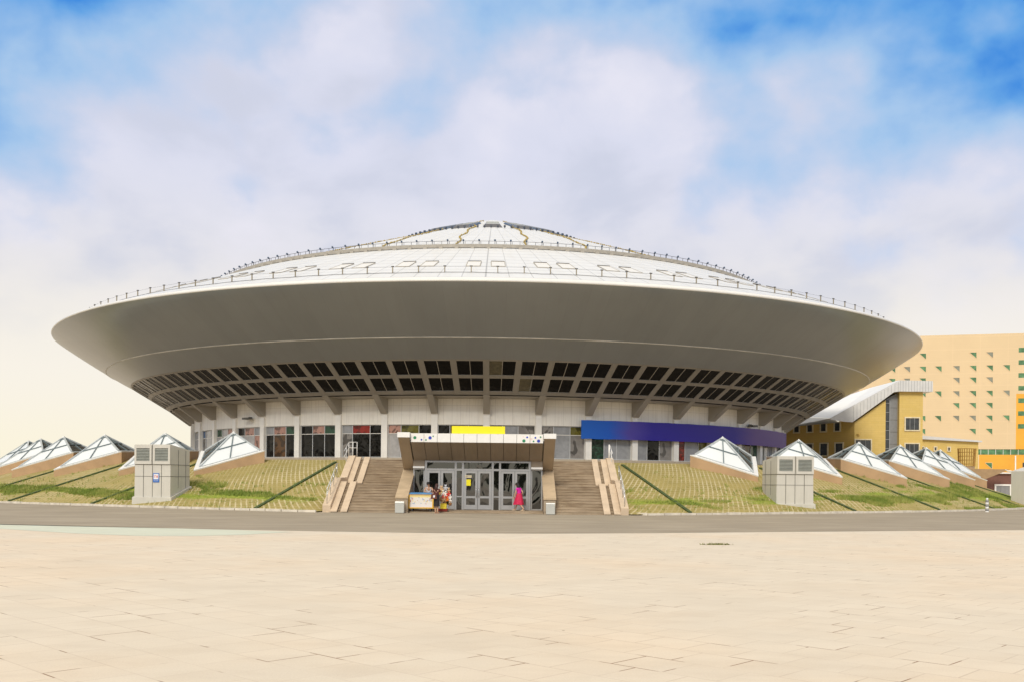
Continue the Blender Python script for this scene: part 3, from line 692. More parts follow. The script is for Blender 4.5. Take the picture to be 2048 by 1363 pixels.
# ------------------------------------------------------------------ pyramid skylights on the bank
def pyramid():
    root = empty('pyramid_skylight', (0, 0, 0))
    c = 3.4; zm, zl, zu, za = 3.72, 2.28, 3.86, 5.02
    L, Dn, Rt, Up, Ap = Vector((-2.85, 0, zm)), Vector((0, -3.8, zl)), Vector((2.85, 0, zm)), Vector((0, 3.2, zu)), Vector((0, .1, za))
    ring = [Dn, Rt, Up, L]
    g = MB()
    for a, b in zip(ring, ring[1:] + ring[:1]):
        g.face([(a.x, a.y, .9 if a is Dn else 2.2), (b.x, b.y, .9 if b is Dn else 2.2), b, a], 'pyr_base')
    g.build('base_wall', root)
    g = MB(); ctr = (L + Dn + Rt + Up) / 4
    inner = []
    for p in ring:
        q = ctr + (p - ctr) * .86; inner.append(Vector((q.x, q.y, q.z + .10)))
    out = [Vector((p.x * 1.015, p.y * 1.015, p.z + .05)) for p in ring]
    for i in range(4):
        j = (i + 1) % 4
        g.face([out[i], out[j], inner[j], inner[i]], 'pyr_flange'); g.face([ring[i] - Vector((0, 0, .02)), ring[j] - Vector((0, 0, .02)), out[j], out[i]], 'pyr_flange')
    g.build('flange', root)
    for i in range(4):
        a, b = inner[i], inner[(i + 1) % 4]
        front = i in (0, 3)       # faces over the bank; one is later painted white for reflected sky
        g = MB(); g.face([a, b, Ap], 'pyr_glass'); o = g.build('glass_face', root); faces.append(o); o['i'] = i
        g = MB(); nrm_ = (b - a).cross(Ap - a).normalized()
        if nrm_.z < 0: nrm_.negate()
        h = nrm_ * .03; mid = (a + b) / 2
        g.bar(mid + h, Ap + h, .07, .07, 'pyr_bar', nrm_)
        l1, r1 = a.lerp(Ap, .48), b.lerp(Ap, .48)
        g.bar(l1 + h, r1 + h, .07, .07, 'pyr_bar', nrm_)
        l2, r2 = a.lerp(Ap, .90), b.lerp(Ap, .90); g.bar(l2 + h, r2 + h, .09, .06, 'pyr_bar', nrm_)
        g.bar(a.lerp(b, .04) + h, b.lerp(a, .04) + h, .06, .06, 'pyr_bar_light', nrm_)
        g.build('glazing_bars', o)
    g = MB()
    for p in inner: g.bar(p + Vector((0, 0, .03)), Ap + Vector((0, 0, .03)), .12, .10, 'pyr_bar_light')
    g.build('hip_bars', root)
    g = MB()
    cap = [Ap + (p - Ap) * .085 + Vector((0, 0, .07)) for p in inner]
    for i in range(4): g.face([cap[i], cap[(i + 1) % 4], Ap + Vector((0, 0, .14))], 'pyr_flange')
    g.build('cap', root)
    return root
faces = []
pyr0 = pyramid()
white_me = {}
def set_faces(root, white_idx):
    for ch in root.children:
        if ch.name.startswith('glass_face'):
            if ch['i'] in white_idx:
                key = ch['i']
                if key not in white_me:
                    me = ch.data.copy(); me.materials.clear(); me.materials.append(MATS['pyr_sky_white']); white_me[key] = me
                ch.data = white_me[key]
PY = [(-21, 'pyramid skylight standing between the hall drum and the vent box with the blue sign', 48.3), (-28.6, 'pyramid skylight directly behind the grey vent box with the blue sign', 48.3),
      (-37, 'pyramid skylight first to the left of the vent box with the blue sign', 48.4), (-45, 'pyramid skylight second to the left of the vent box with the blue sign', 48.5),
      (-52.5, 'third pyramid skylight left of the vent box with the blue sign', 48.5), (-60, 'fourth pyramid skylight left of the vent box, half hidden in the row', 48.6), (-67.5, 'pyramid skylight cut by the left edge of the photo', 48.6),
      (21.3, 'pyramid skylight standing in front of the purple end of the banner', 48.3), (29.6, 'pyramid skylight directly behind the plain grey vent box', 48.3),
      (37.6, 'pyramid skylight in front of the yellow hall with the white roof', 48.5), (45.4, 'second pyramid skylight right of the plain grey vent box', 48.5),
      (53, 'third pyramid skylight right of the plain vent box, below the low yellow annex', 48.5), (60, 'pyramid skylight farthest right, next to the maroon shed', 48.6)]
pyr_all = []
for i, (th, lb, r) in enumerate(PY):
    loc = pol(r, th)
    o = pyr0 if i == 0 else copy_thing(pyr0, loc, R(th))
    o.location = loc; o.rotation_euler = (0, 0, R(th + (4 if th > 0 else -4))); pyr_all.append((o, th)); tag(o, lb, 'skylight', 'pyramid skylights on the bank')
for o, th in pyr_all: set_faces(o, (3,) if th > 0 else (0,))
# ------------------------------------------------------------------ vent boxes on the bank
def vent(name, th, r, flip, label, group, loc=None, rz=None):
    root = empty(name, loc or pol(r, th), R(th) if rz is None else rz, label, 'vent box', group)
    hw, dp, h, hb = 1.10, 2.75, 3.62, 3.34; z0 = -.0
    g = MB()
    body = [(-hw, 0, z0), (hw, 0, z0), (hw, dp, z0 + .5), (-hw, dp, z0 + .5), (-hw + .02, .02, h), (hw - .02, .02, h), (hw - .02, dp, hb), (-hw + .02, dp, hb)]
    g.hexa(body, 'vent_grey'); g.build('housing', root)
    g = MB(); p = .10
    g.hexa([(-hw - p, -p, -.25), (hw + p, -p, -.25), (hw + p, dp + p, .1), (-hw - p, dp + p, .1), (-hw - p, -p, .30), (hw + p, -p, .30), (hw + p, dp + p, 1.0), (-hw - p, dp + p, 1.0)], 'vent_grey'); g.build('plinth', root)
    g = MB()        # panel joints
    for x in (-hw / 2, 0, hw / 2): g.box(x - .014, x + .014, -.004, .03, .31, 2.36 , 'joint_dark')
    g.box(-.016, .016, -.004, .03, 2.36, h - .02, 'joint_dark')
    for z in (1.62, 2.36): g.box(-hw, hw, -.004, .03, z - .012, z + .012, 'joint_dark')
    for sx in (-1, 1):
        for z in (1.62, 2.36): g.box(sx * hw - .006, sx * hw + .006, .02, dp - .02, z - .012, z + .012, 'joint_dark')
        for y in (1.1, 2.15): g.box(sx * hw - .006, sx * hw + .006, y - .012, y + .012, .9, 3.3, 'joint_dark')
    g.build('panel_joints', root)
    for sx in (-1, 1):
        g = MB(); x0, x1 = sorted((sx * .04, sx * 1.09)); zb, zt = 2.38, 3.58
        for bx in ((x0, x1, zb, zb + .2), (x0, x1, zt - .2, zt), (x0, x0 + .12, zb + .2, zt - .2), (x1 - .12, x1, zb + .2, zt - .2)): g.box(bx[0], bx[1], -.07, .02, bx[2], bx[3], 'vent_grey')
        g.box(x0 + .12, x1 - .12, -.008, .02, zb + .2, zt - .2, 'joint_dark')
        lv = g.build('louver', root); g = MB()
        for k in range(8):
            z = zb + .22 + k * .096; g.hexa([(x0 + .12, -.06, z), (x1 - .12, -.06, z), (x1 - .12, -.012, z + .05), (x0 + .12, -.012, z + .05), (x0 + .12, -.06, z + .025), (x1 - .12, -.06, z + .025), (x1 - .12, -.012, z + .075), (x0 + .12, -.012, z + .075)], 'louver_grey')
        g.build('blades', lv)
    return root
def text_mesh(txt, size, m, parent, loc, name='lettering', rot=(R(90), 0, 0), ext=.004):
    cu = bpy.data.curves.new(name, 'FONT'); cu.body = txt; cu.size = size; cu.extrude = ext; cu.align_x = 'CENTER'; cu.align_y = 'CENTER'
    cu.resolution_u = 3
    tmp = bpy.data.objects.new('tmp', cu); COL.objects.link(tmp)
    me = bpy.data.meshes.new_from_object(tmp.evaluated_get(bpy.context.evaluated_depsgraph_get())); bpy.data.objects.remove(tmp)
    me.materials.clear(); me.materials.append(MATS[m])
    o = bpy.data.objects.new(name, me); COL.objects.link(o); o.parent = parent; o.location = loc; o.rotation_euler = rot
    return o
VX1 = vent('vent_box', -18.6, 57.75, 1, 'grey panelled vent box with two louvers and a blue sign on its front', 'vent boxes at the foot of the bank', (-21.85, 60.1, .30), R(-6))
VX2 = vent('vent_box', 20, 57.4, 1, 'plain grey panelled vent box with two louvers and a dark centre joint', 'vent boxes at the foot of the bank', (17.7, 61.3, .28), R(4))
VX1.scale = (1.04, 1, .975); VX2.scale = (1.07, 1, .90)
g = MB(); g.box(.05, .42, -.03, -.005, 1.25, 1.82, 'sign_blue'); sg = g.build('notice', None)
tag(sg, 'blue and white notice plate fixed to the front of the vent box', 'sign'); sg.location = VX1.location; sg.rotation_euler = VX1.rotation_euler; sg.scale = VX1.scale
g = MB(); g.box(.09, .38, -.036, -.03, 1.44, 1.77, 'sign_white'); g.build('white_field', sg)
text_mesh('П8', .21, 'sign_red', sg, (.235, -.040, 1.60))
text_mesh('ПК-2П8', .075, 'sign_white', sg, (.235, -.034, 1.345))
# ------------------------------------------------------------------ stairs
def prof_stairs():
    P = [(54.0, 0)]; z = 0; y = 54.0
    for k in range(10): P += [(y + .018, z + .118), (y - .012, z + .118)]; z += .155; P.append((y - .012, z)); y += .32; P.append((y + .018, z))
    y = 59.4; P[-1] = (59.418, z)
    for k in range(10): P += [(y + .018, z + .118), (y - .012, z + .118)]; z += .155; P.append((y - .012, z)); y += .32; P.append((y + .018, z))
    P[-1] = (62.66, z); P += [(62.66, 0)]
    return P
def staircase(sx, label):
    root = empty('staircase', (AX, 0, 0), 0, label, 'stairs', 'outdoor stairs beside the entrance')
    g = MB(); P = prof_stairs(); xs = sorted((sx * 3.76, sx * 7.98))
    P2 = [(y, z) for y, z in P]
    n = len(P2)
    V = [(xs[0], y, z) for y, z in P2] + [(xs[1], y, z) for y, z in P2]
    F = [(i, i + 1, i + 1 + n, i + n) for i in range(n - 1)] + [tuple(range(n)), tuple(range(2 * n - 1, n - 1, -1))]
    g.mesh(V, F, 'stair_stone'); g.build('steps', root)
    x0, x1 = sorted((sx * 7.95, sx * 8.38))
    g = MB(); g.prism([(53.9, 0), (53.9, .38), (57.2, 1.92), (57.2, 0)], x0, x1, 'ramp_stone', 'x'); g.prism([(57.202, 0), (57.202, 1.90), (59.4, 1.94), (62.4, 3.33), (63.3, 3.35), (63.3, 0)], x0 + .003, x1 - .003, 'ramp_stone', 'x')
    g.build('outer_parapet', root)
    for y0, zb in ((54.0, 0), (59.4, 1.55)):
        for a in (7.58, 7.02):
            xa, xb = sorted((sx * a, sx * (a + .36))); g = MB()
            g.prism([(y0 - .22, zb + .03), (y0 - .22, zb + .09), (y0 + 3.1, zb + 1.70), (y0 + 3.35, zb + 1.70), (y0 + 3.35, zb + 1.60)], xa, xb, 'ramp_stone', 'x'); g.build('pram_ramp', root)
    x0, x1 = sorted((sx * 3.74, sx * 4.38))
    g = MB(); g.prism([(54.0, 0), (54.0, .80), (57.95, 2.36), (58.6, 2.36), (58.6, 0)], x0, x1, 'porch_tan', 'x'); g.build('inner_wall', root)
    g = MB(); g.prism([(53.93, .80), (53.93, .90), (57.95, 2.47), (57.95, 2.363)], x0 - .03, x1 + .03, 'cheek_stone', 'x'); g.build('coping', root)
    return root
st_l = staircase(-1, 'broad tan stone stairs with pram ramps rising left of the entrance')
st_r = staircase(1, 'broad tan stone stairs with pram ramps rising right of the entrance')
def handrail(sx, label):
    root = empty('handrail', (AX + sx * 8.17, 54, 0), 0, label, 'handrail', 'steel handrails on the stair parapets')
    g = MB(); pts = [(0, .05, 1.25), (0, 3.1, 2.72), (0, 3.5, 2.74)]
    g.tube(pts, .028, 'steel'); g.tube([(0, .05, .95), (0, 3.1, 2.4)], .018, 'steel'); g.build('rail', root)
    for t in (.1, 1.1, 2.1, 3.1):
        g = MB(); g.tube([(0, t, .38 + .47 * t), (0, t, 1.25 + .482 * t)], .022, 'steel'); g.build('post', root)
    return root
handrail(-1, 'steel handrail on the lower parapet of the left stairs'); handrail(1, 'steel handrail on the lower parapet of the right stairs')
def gate_rail(sx, label):
    root = empty('guard_rail', (AX + sx * 8.17, 62.3, 3.33), 0, label, 'guard rail', 'white guard rails at the heads of the stairs')
    g = MB()
    hw = .26; q = 1 if sx < 0 else .12
    for z in (.86, .5): g.tube([(-hw * q, .5, z), (hw * q, .5 + hw * (1 - q), z)], .018, 'white_paint'); g.tube([(sx * hw * q, -1.3, z - .62), (sx * hw * q, .5, z)], .014, 'white_paint')
    g.build('rail', root)
    for x, y in ((-hw * q, .5), (0, .5), (hw * q, .5), (sx * hw * q, -.5)):
        g = MB(); g.tube([(x, y, -.02 if y > 0 else -.5), (x, y, .86 if y > 0 else .52)], .02, 'white_paint'); g.build('post', root)
gate_rail(-1, 'short white guard rail at the head of the left stairs'); gate_rail(1, 'short white guard rail at the head of the right stairs')
# ------------------------------------------------------------------ entrance porch
porch = empty('entrance_porch', (AX, 57, 0), 0, 'entrance porch with flared tan canopy and three grey double doors', 'entrance')
g = MB(); g.box(-3.72, 3.72, -2.5, 1.4, 0, .07, 'stair_stone'); g.box(-3.715, 3.715, -2.1, 1.4, .07, .13, 'stair_stone'); g.build('door_step', porch)
for sx in (-1, 1):
    g = MB(); x0, x1 = sorted((sx * 3.76, sx * 4.38))
    g.prism([(.95, 2.36), (-2.28, 4.18), (-1.2, 4.18), (1.9, 2.5)], x0, x1, 'porch_tan', 'x'); pl = g.build('pillar', porch)
    g = MB(); g.box(x0 - .03, x1 + .03, -2.36, -1.2, 4.18, 4.46, 'white_paint'); g.build('cap', pl)
g = MB()
nP = 10; xs = [-3.70 + .74 * i for i in range(nP + 1)]
for i in range(nP):
    a, b = xs[i] + .012, xs[i + 1] - .012
    g.hexa([(a, -1.95, 3.93), (b, -1.95, 3.93), (b, .0, 2.95), (a, .0, 2.95), (a, -1.93, 4.02), (b, -1.93, 4.02), (b, .03, 3.05), (a, .03, 3.05)], 'soffit')
g.box(-3.74, 3.74, -1.84, .05, 4.02, 4.06, 'joint_dark')
g.hexa([(-3.73, -1.9, 3.96), (3.73, -1.9, 3.96), (3.73, .1, 2.98), (-3.73, .1, 2.98), (-3.73, -1.9, 4.0), (3.73, -1.9, 4.0), (3.73, .1, 3.5), (-3.73, .1, 3.5)], 'joint_dark')
g.build('soffit', porch)
g = MB()
for i in range(nP): g.box(xs[i] + .010, xs[i + 1] - .010, -2.0, -1.9, 3.94, 4.42, 'white_paint')
g.box(-3.7, 3.7, -1.96, -1.86, 3.96, 4.40, 'joint_dark')
fas = g.build('fascia', porch)
def star(cx, cz, r, m, spikes=True):
    g = MB(); n = 20 if spikes else 14
    pts = [(cx + (r if (k % 2 or not spikes) else r * 1.35) * math.cos(k * 2 * math.pi / n), cz + (r if (k % 2 or not spikes) else r * 1.35) * math.sin(k * 2 * math.pi / n)) for k in range(n)]
    g.prism(pts, -2.008, -2.0, m); g.build('star_mark', fas)
for cx, cz, r, m in ((-3.47, 4.18, .075, 'star_green'), (-3.10, 4.07, .042, 'star_blue'), (-2.85, 4.06, .04, 'star_green'), (-2.62, 4.18, .08, 'star_blue'), (-2.45, 4.27, .034, 'star_green'),
                     (-2.92, 4.23, .035, 'star_pink'), (2.62, 4.06, .078, 'star_green'), (2.80, 4.26, .045, 'star_blue'), (2.58, 4.29, .035, 'star_pink'), (3.03, 4.17, .06, 'star_pink'), (3.26, 4.24, .045, 'star_blue'),
                     (3.16, 4.04, .04, 'star_green'), (3.44, 4.06, .078, 'star_blue'), (3.55, 4.28, .04, 'star_green')): star(cx, cz, r, m)
g = MB(); g.box(-3.75, 3.75, -1.9, 2.0, 4.06, 4.2, 'white_paint'); g.build('canopy_roof', porch)
def frame_rect(g, x0, x1, z0, z1, w_, y0, y1, m):
    g.box(x0, x1, y0, y1, z0, z0 + w_, m); g.box(x0, x1, y0, y1, z1 - w_, z1, m); g.box(x0, x0 + w_, y0, y1, z0 + w_, z1 - w_, m); g.box(x1 - w_, x1, y0, y1, z0 + w_, z1 - w_, m)
ZD, ZT, ZL = .13, 2.44, 2.95
g = MB()
g.box(-3.06, 3.06, -.06, .06, ZL - .1, ZL, 'alu'); g.box(-3.06, 3.06, -.05, .05, ZT - .06, ZT + .06, 'alu')
for x in (-3.0, -1.28, -.86, .86, 1.28, 3.0): g.box(x - .06, x + .06, -.058, .058, ZD, ZL - .1, 'alu')
for x in (-1.07,  1.07): g.box(x - .16, x + .16, -.03, .03, .85, .92, 'alu')
g.build('door_frame', porch)
def glass(name, x0, x1, z0, z1, y=0., parent=porch):
    g = MB(); g.box(x0, x1, y - .01, y + .01, z0, z1, 'glass_door'); return g.build(name, parent)
for x0, x1 in ((-2.94, -1.34), (-1.22, -.92), (-.8, .8), (.92, 1.22), (1.34, 2.94)): glass('transom_window', x0, x1, ZT + .06, ZL - .1)
for x0, x1 in ((-1.22, -.92), (.92, 1.22)): glass('side_light', x0, x1, ZD, ZT - .06)
def door_leaf(x0, x1, hs):
    g = MB(); z0, z1 = ZD + .02, ZT - .07
    frame_rect(g, x0, x1, z0, z1, .13, -.075, -.015, 'alu'); g.box(x0 + .13, x1 - .13, -.07, -.02, .80, .92, 'alu'); g.box(x0 + .13, x1 - .13, -.072, -.018, z0 + .13, z0 + .26, 'alu')
    d = g.build('door', porch)
    g = MB(); g.box(x0 + .13, x1 - .13, -.05, -.035, z0 + .26, .80, 'glass_door'); g.box(x0 + .13, x1 - .13, -.05, -.035, .92, z1 - .13, 'glass_door'); g.build('pane', d)
    hx = x1 - .06 if hs > 0 else x0 + .06; o_ = -hs * .20
    g = MB(); g.tube([(hx, -.08, .88), (hx, -.15, .88), (hx + o_ * 0, -.16, .95), (hx, -.16, 1.28), (hx, -.15, 1.35), (hx, -.08, 1.35)], .022, 'steel'); g.build('handle', d)
for x0, x1 in ((-2.93, -1.35), (-.79, .79), (1.35, 2.93)):
    m_ = (x0 + x1) / 2; door_leaf(x0, m_ - .01, 1); door_leaf(m_ + .01, x1, -1)
for sx in (-1, 1):
    x0, x1 = sorted((sx * 3.08, sx * 3.74)); o = glass('side_window', x0 + .06, x1 - .06, .2, 2.42, .15)
    g = MB(); frame_rect(g, x0, x1, .13, 2.48, .07, .08, .2, 'alu'); g.build('window_frame', o)
    g = MB(); g.box(x0, x1, -.15, .25, 2.5, 2.62, 'white_paint'); g.build('ledge', porch)
    g = MB(); g.box(x0, x1, .0, .3, 2.62, 3.6, 'soffit'); g.build('side_wall', porch)
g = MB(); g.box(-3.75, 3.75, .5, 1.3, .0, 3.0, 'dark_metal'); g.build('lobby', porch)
g = MB(); g.box(-.72, -.36, -.095, -.08, 1.98, 2.12, 'frame_cream'); g.box(-.66, -.40, -.094, -.08, 1.52, 1.88, 'sign_yellow'); nt = g.build('notice'); nt.location = (AX, 57, 0)
tag(nt, 'yellow paper notices stuck on the middle glass door', 'notice'); text_mesh('ВХОД', .10, 'joint_dark', nt, (-.54, -.097, 2.05))
g = MB(); g.box(-1.48, 1.50, -.03, .03, .0, .42, 'sign_yellow')
for x in (-1.1, 0, 1.1): g.bar((x, .05, -.2), (x, .05, .3), .05, .04, 'alu')
sg = g.build('signboard'); sg.location = (AX + .06, 55.15, 4.44); tag(sg, 'plain bright yellow signboard standing on the canopy over the doors', 'sign')
def bin_(x, label):
    root = empty('litter_bin', (x, 53.62, 0), 0, label, 'litter bin', 'grey litter bins by the doors')
    g = MB(); g.box(-.24, .24, -.17, .17, .03, .58, 'bin_grey'); g.build('body', root)
    g = MB(); g.hexa([(-.25, -.18, .585), (.25, -.18, .585), (.25, .18, .585), (-.25, .18, .585), (-.23, -.16, .64), (.23, -.16, .64), (.23, .16, .64), (-.23, .16, .64)], 'alu_light'); g.build('lid', root)
    g = MB(); g.box(-.2, .2, -.15, .15, 0, .03, 'joint_dark'); g.build('foot', root)
bin_(AX - 4.12, 'grey litter bin left of the doors beside the vendor cart'); bin_(AX + 4.08, 'grey litter bin right of the doors')
# ------------------------------------------------------------------ people
def skin_obj(name, joints, edges, m, parent=None, sub=2, root_i=0):
    me = bpy.data.meshes.new(name); me.from_pydata([j[0] for j in joints], edges, []); me.materials.append(MATS[m])
    o = bpy.data.objects.new(name, me); COL.objects.link(o)
    if parent: o.parent = parent
    md = o.modifiers.new('skin', 'SKIN'); md.use_smooth_shade = True
    if not me.skin_vertices: me.skin_vertices.new()
    for i, j in enumerate(joints):
        me.skin_vertices[0].data[i].radius = j[1] if isinstance(j[1], tuple) else (j[1], j[1]); me.skin_vertices[0].data[i].use_root = (i == root_i)
    sb = o.modifiers.new('sub', 'SUBSURF'); sb.levels = sb.render_levels = sub
    dg = bpy.context.evaluated_depsgraph_get(); dg.update()
    nm = bpy.data.meshes.new_from_object(o.evaluated_get(dg)); o.modifiers.clear(); o.data = nm
    nm.materials.clear(); nm.materials.append(MATS[m])
    return o
def person(loc, rz, label, pose, top, skirt, hair, hairlen, shoes='sandal', top_m=None):
    """pose: dict of joint positions for a figure facing -Y, standing 1.6 m"""
    root = empty('person', loc, rz, label, 'person')
    J = dict(pelvis=(0, 0, .86), belly=(0, 0, 1.0), chest=(0, 0, 1.17), neck=(0, 0, 1.33), head0=(0, -.015, 1.42), head1=(0, -.02, 1.52), crown=(0, -.01, 1.575),
             hipL=(-.09, 0, .83), kneeL=(-.10, -.01, .46), ankL=(-.10, .02, .08), toeL=(-.11, -.13, .035), hipR=(.09, 0, .83), kneeR=(.10, -.01, .46), ankR=(.10, .02, .08), toeR=(.11, -.13, .035),
             shL=(-.16, 0, 1.285), elL=(-.20, .02, 1.03), wrL=(-.21, -.04, .81), shR=(.16, 0, 1.285), elR=(.20, .02, 1.03), wrR=(.21, -.04, .81))
    J.update(pose)
    rad = dict(pelvis=(.14, .11), belly=(.115, .09), chest=(.145, .10), neck=.05, head0=.065, head1=(.078, .095), crown=.055, hipL=.085, kneeL=.056, ankL=.036, toeL=(.04, .025), hipR=.085, kneeR=.056, ankR=.036, toeR=(.04, .025),
               shL=.055, elL=.040, wrL=.027, shR=.055, elR=.040, wrR=.027)
    names = list(J); idx = {n: i for i, n in enumerate(names)}
    joints = [(J[n], rad[n]) for n in names]
    E_ = [('pelvis', 'belly'), ('belly', 'chest'), ('chest', 'neck'), ('neck', 'head0'), ('head0', 'head1'), ('head1', 'crown'), ('pelvis', 'hipL'), ('hipL', 'kneeL'), ('kneeL', 'ankL'), ('ankL', 'toeL'), ('pelvis', 'hipR'), ('hipR', 'kneeR'), ('kneeR', 'ankR'), ('ankR', 'toeR'),
          ('chest', 'shL'), ('shL', 'elL'), ('elL', 'wrL'), ('chest', 'shR'), ('shR', 'elR'), ('elR', 'wrR')]
    edges = [(idx[a], idx[b]) for a, b in E_]
    for sd in 'LR':       # palm and five fingers
        wv, ev = Vector(J['wr' + sd]), Vector(J['el' + sd]); d = (wv - ev).normalized(); s_ = -1 if sd == 'L' else 1
        side = Vector((0, 1, 0)).cross(d).normalized() if abs(d.y) < .9 else Vector((1, 0, 0)); fw = d.cross(side).normalized()
        palm = wv + d * .06; pi = len(joints); joints.append((tuple(palm), (.030, .018))); edges.append((idx['wr' + sd], pi))
        for k, ln in enumerate((.06, .075, .08, .07)):
            o_ = fw * ((k - 1.5) * .019); a = palm + d * .035 + o_; b = palm + d * (.035 + ln) + o_ * 1.15 - side * s_ * .02
            i = len(joints); joints += [(tuple(a), .009), (tuple(b), .0075)]; edges += [(pi, i), (i, i + 1)]
        a = palm + fw * -.04 ; b = palm + fw * -.06 + d * .04; i = len(joints); joints += [(tuple(a), .010), (tuple(b), .008)]; edges += [(pi, i), (i, i + 1)]
    body = skin_obj('body', joints, edges, 'skin', root)
    f = MB(); h1 = Vector(J['head1'])        # face: eyes, nose, mouth, ears
    for sx in (-1, 1):
        f.ball(h1 + Vector((sx * .030, -.088, .0)), .011, 'hair', 6, 4); f.ball(h1 + Vector((sx * .079, 0, -.01)), (.012, .02, .03), 'skin', 6, 4)
    f.ball(h1 + Vector((0, -.10, -.028)), (.012, .02, .018), 'skin', 6, 4); f.ball(h1 + Vector((0, -.085, -.062)), (.024, .012, .008), 'sign_red', 6, 4)
    f.build('face', root)
    hm = MB(); hm.ball(h1 + Vector((0, .022, .025)), (.098, .108, .105), hair, 12, 8)
    if hairlen > 0:
        n = 5; pts = [h1 + Vector((0, .05, .04)), h1 + Vector((0, .085, -.05)), h1 + Vector((0, .10, -.05 - hairlen * .6)), h1 + Vector((0, .09, -.05 - hairlen))]
        hm.tube(pts, [.085, .095, .09, .05], hair, 8)
    elif hairlen < 0: hm.ball(h1 + Vector((0, .10, .08)), .05, hair)
    hm.build('hair', root)
    tj = [(J['pelvis'], (.155, .125)), (J['belly'], (.132, .106)), (J['chest'], (.163, .118)), (tuple(Vector(J['chest']).lerp(Vector(J['neck']), .62)), (.085, .07)), (J['shL'], .068), (J['shR'], .068)]
    te = [(0, 1), (1, 2), (2, 3), (2, 4), (2, 5)]
    if top_m == 'sleeves':
        for sd in 'LR':
            i = len(tj); tj.append((tuple(Vector(J['sh' + sd]).lerp(Vector(J['el' + sd]), .55)), .056)); te.append((4 if sd == 'L' else 5, i))
    skin_obj('top', tj, te, top, root)
    if skirt:
        zb, rb, sm = skirt; g = MB(); n = 28; rows = 7; V = []; F = []; pv = Vector(J['pelvis'])
        kl, kr = Vector(J['kneeL']), Vector(J['kneeR']); sway = (kl + kr) / 2
        for j in range(rows + 1):
            q = j / rows; z = pv.z + .14 - (pv.z + .14 - zb) * q; c = Vector((pv.x, pv.y, 0)).lerp(Vector((sway.x, sway.y, 0)), q)
            for k in range(n):
                a = k * 2 * math.pi / n; fold = 1 + .07 * q * math.sin(k * 2 * math.pi / n * 7)
                rx, ry = (.15 + (rb - .15) * q ** .8) * fold, (.125 + (rb * 1.15 - .125) * q ** .8) * fold
                V.append((c.x + rx * math.cos(a), c.y + ry * math.sin(a), z + .015 * math.sin(a * 5) * q))
        for j in range(rows): F += [(j * n + k, (j + 1) * n + k, (j + 1) * n + (k + 1) % n, j * n + (k + 1) % n) for k in range(n)]
        g.mesh(V, F, sm, True); g.build('skirt', root)
    for sd in 'LR':
        g = MB(); a, b = Vector(J['ank' + sd]), Vector(J['toe' + sd]); d = Vector((b.x - a.x, b.y - a.y, 0)).normalized()
        c = (a + b) / 2; c = Vector((c.x, c.y, min(a.z, b.z) - .022)); x = Vector((-d.y, d.x, 0)) * .047; l0, l1 = c - d * .125, c + d * .125; up = Vector((0, 0, .028))
        g.hexa([l0 - x, l1 - x, l1 + x, l0 + x, l0 - x + up, l1 - x + up, l1 + x + up, l0 + x + up], shoes); g.tube([c + d * .04 - x + up, c + d * .04 + Vector((0, 0, .075)), c + d * .04 + x + up], .012, shoes, 5); g.build('shoe', root)
    return root
# woman in pink walking away to the left in front of the right hand door
person((.50, 55.55, .13), R(-118), 'woman with long black hair in magenta top and red skirt walking by the right door',
       dict(chest=(0, -.05, 1.16), neck=(0, -.10, 1.32), head0=(0, -.14, 1.40), head1=(0, -.17, 1.48), crown=(0, -.17, 1.535), kneeL=(-.09, -.17, .47), ankL=(-.09, -.30, .085), toeL=(-.10, -.45, .05), kneeR=(.09, .04, .45), ankR=(.10, .34, .12), toeR=(.11, .22, .04),
            shL=(-.16, -.05, 1.27), elL=(-.19, .12, 1.06), wrL=(-.17, .02, .86), shR=(.16, -.05, 1.27), elR=(.19, -.14, 1.03), wrR=(.19, -.22, .82)),
       'magenta', (.36, .27, 'red_cloth'), 'hair', .33, 'sandal', 'sleeves')
# vendor leaning on the cart
person((-4.66, 56.05, .13), R(8), 'dark haired vendor in a white sleeveless top leaning on the cart', dict(chest=(0, -.08, 1.16), neck=(0, -.14, 1.31), head0=(-.02, -.18, 1.39), head1=(-.04, -.21, 1.47), crown=(-.04, -.20, 1.525),
       shL=(-.17, -.10, 1.26), elL=(-.25, -.20, 1.03), wrL=(-.06, -.34, .985), shR=(.17, -.10, 1.26), elR=(.26, -.2, 1.03), wrR=(.10, -.36, .985)), 'white_cloth', (.45, .18, 'black_cloth'), 'hair', -1)
# customer standing on the road with her back turned
cust = person((-4.02, 53.7, .004), R(168), 'woman with brown hair in black knee length skirt standing at the toy rack', dict(elL=(-.21, -.08, 1.06), wrL=(-.12, -.25, 1.04), elR=(.22, -.05, 1.04), wrR=(.17, -.22, 1.0), head1=(.01, -.04, 1.50), kneeL=(-.07, .0, .46), ankL=(-.06, .03, .08), toeL=(-.08, -.12, .035), kneeR=(.07, 0, .46), ankR=(.06, .02, .08), toeR=(.08, -.13, .035)),
       'dark_red_cloth', (.40, .165, 'black_cloth'), 'hair_brown', .26, 'skin', 'sleeves')
bag = empty('shoulder_bag', (-4.16, 53.46, .80), R(10), 'brown shoulder bag with white marking on the customer\'s back', 'bag')
g = MB(); g.hexa([(-.17, -.07, 0), (.17, -.07, 0), (.17, .07, 0), (-.17, .07, 0), (-.13, -.05, .27), (.13, -.05, .27), (.13, .05, .27), (-.13, .05, .27)], 'bag_brown'); g.build('body', bag)
g = MB(); g.tube([(-.12, 0, .26), (-.02, .09, .47), (.16, .15, .52), (.2, .1, .40), (.13, 0, .26)], .014, 'bag_brown', 5); g.build('strap', bag)
g = MB(); g.hexa([(-.05, -.072, .08), (.05, -.072, .08), (.05, -.066, .08), (-.05, -.066, .08), (-.03, -.066, .2), (.06, -.066, .2), (.06, -.058, .2), (-.03, -.058, .2)], 'sign_white'); g.build('white_mark', bag)
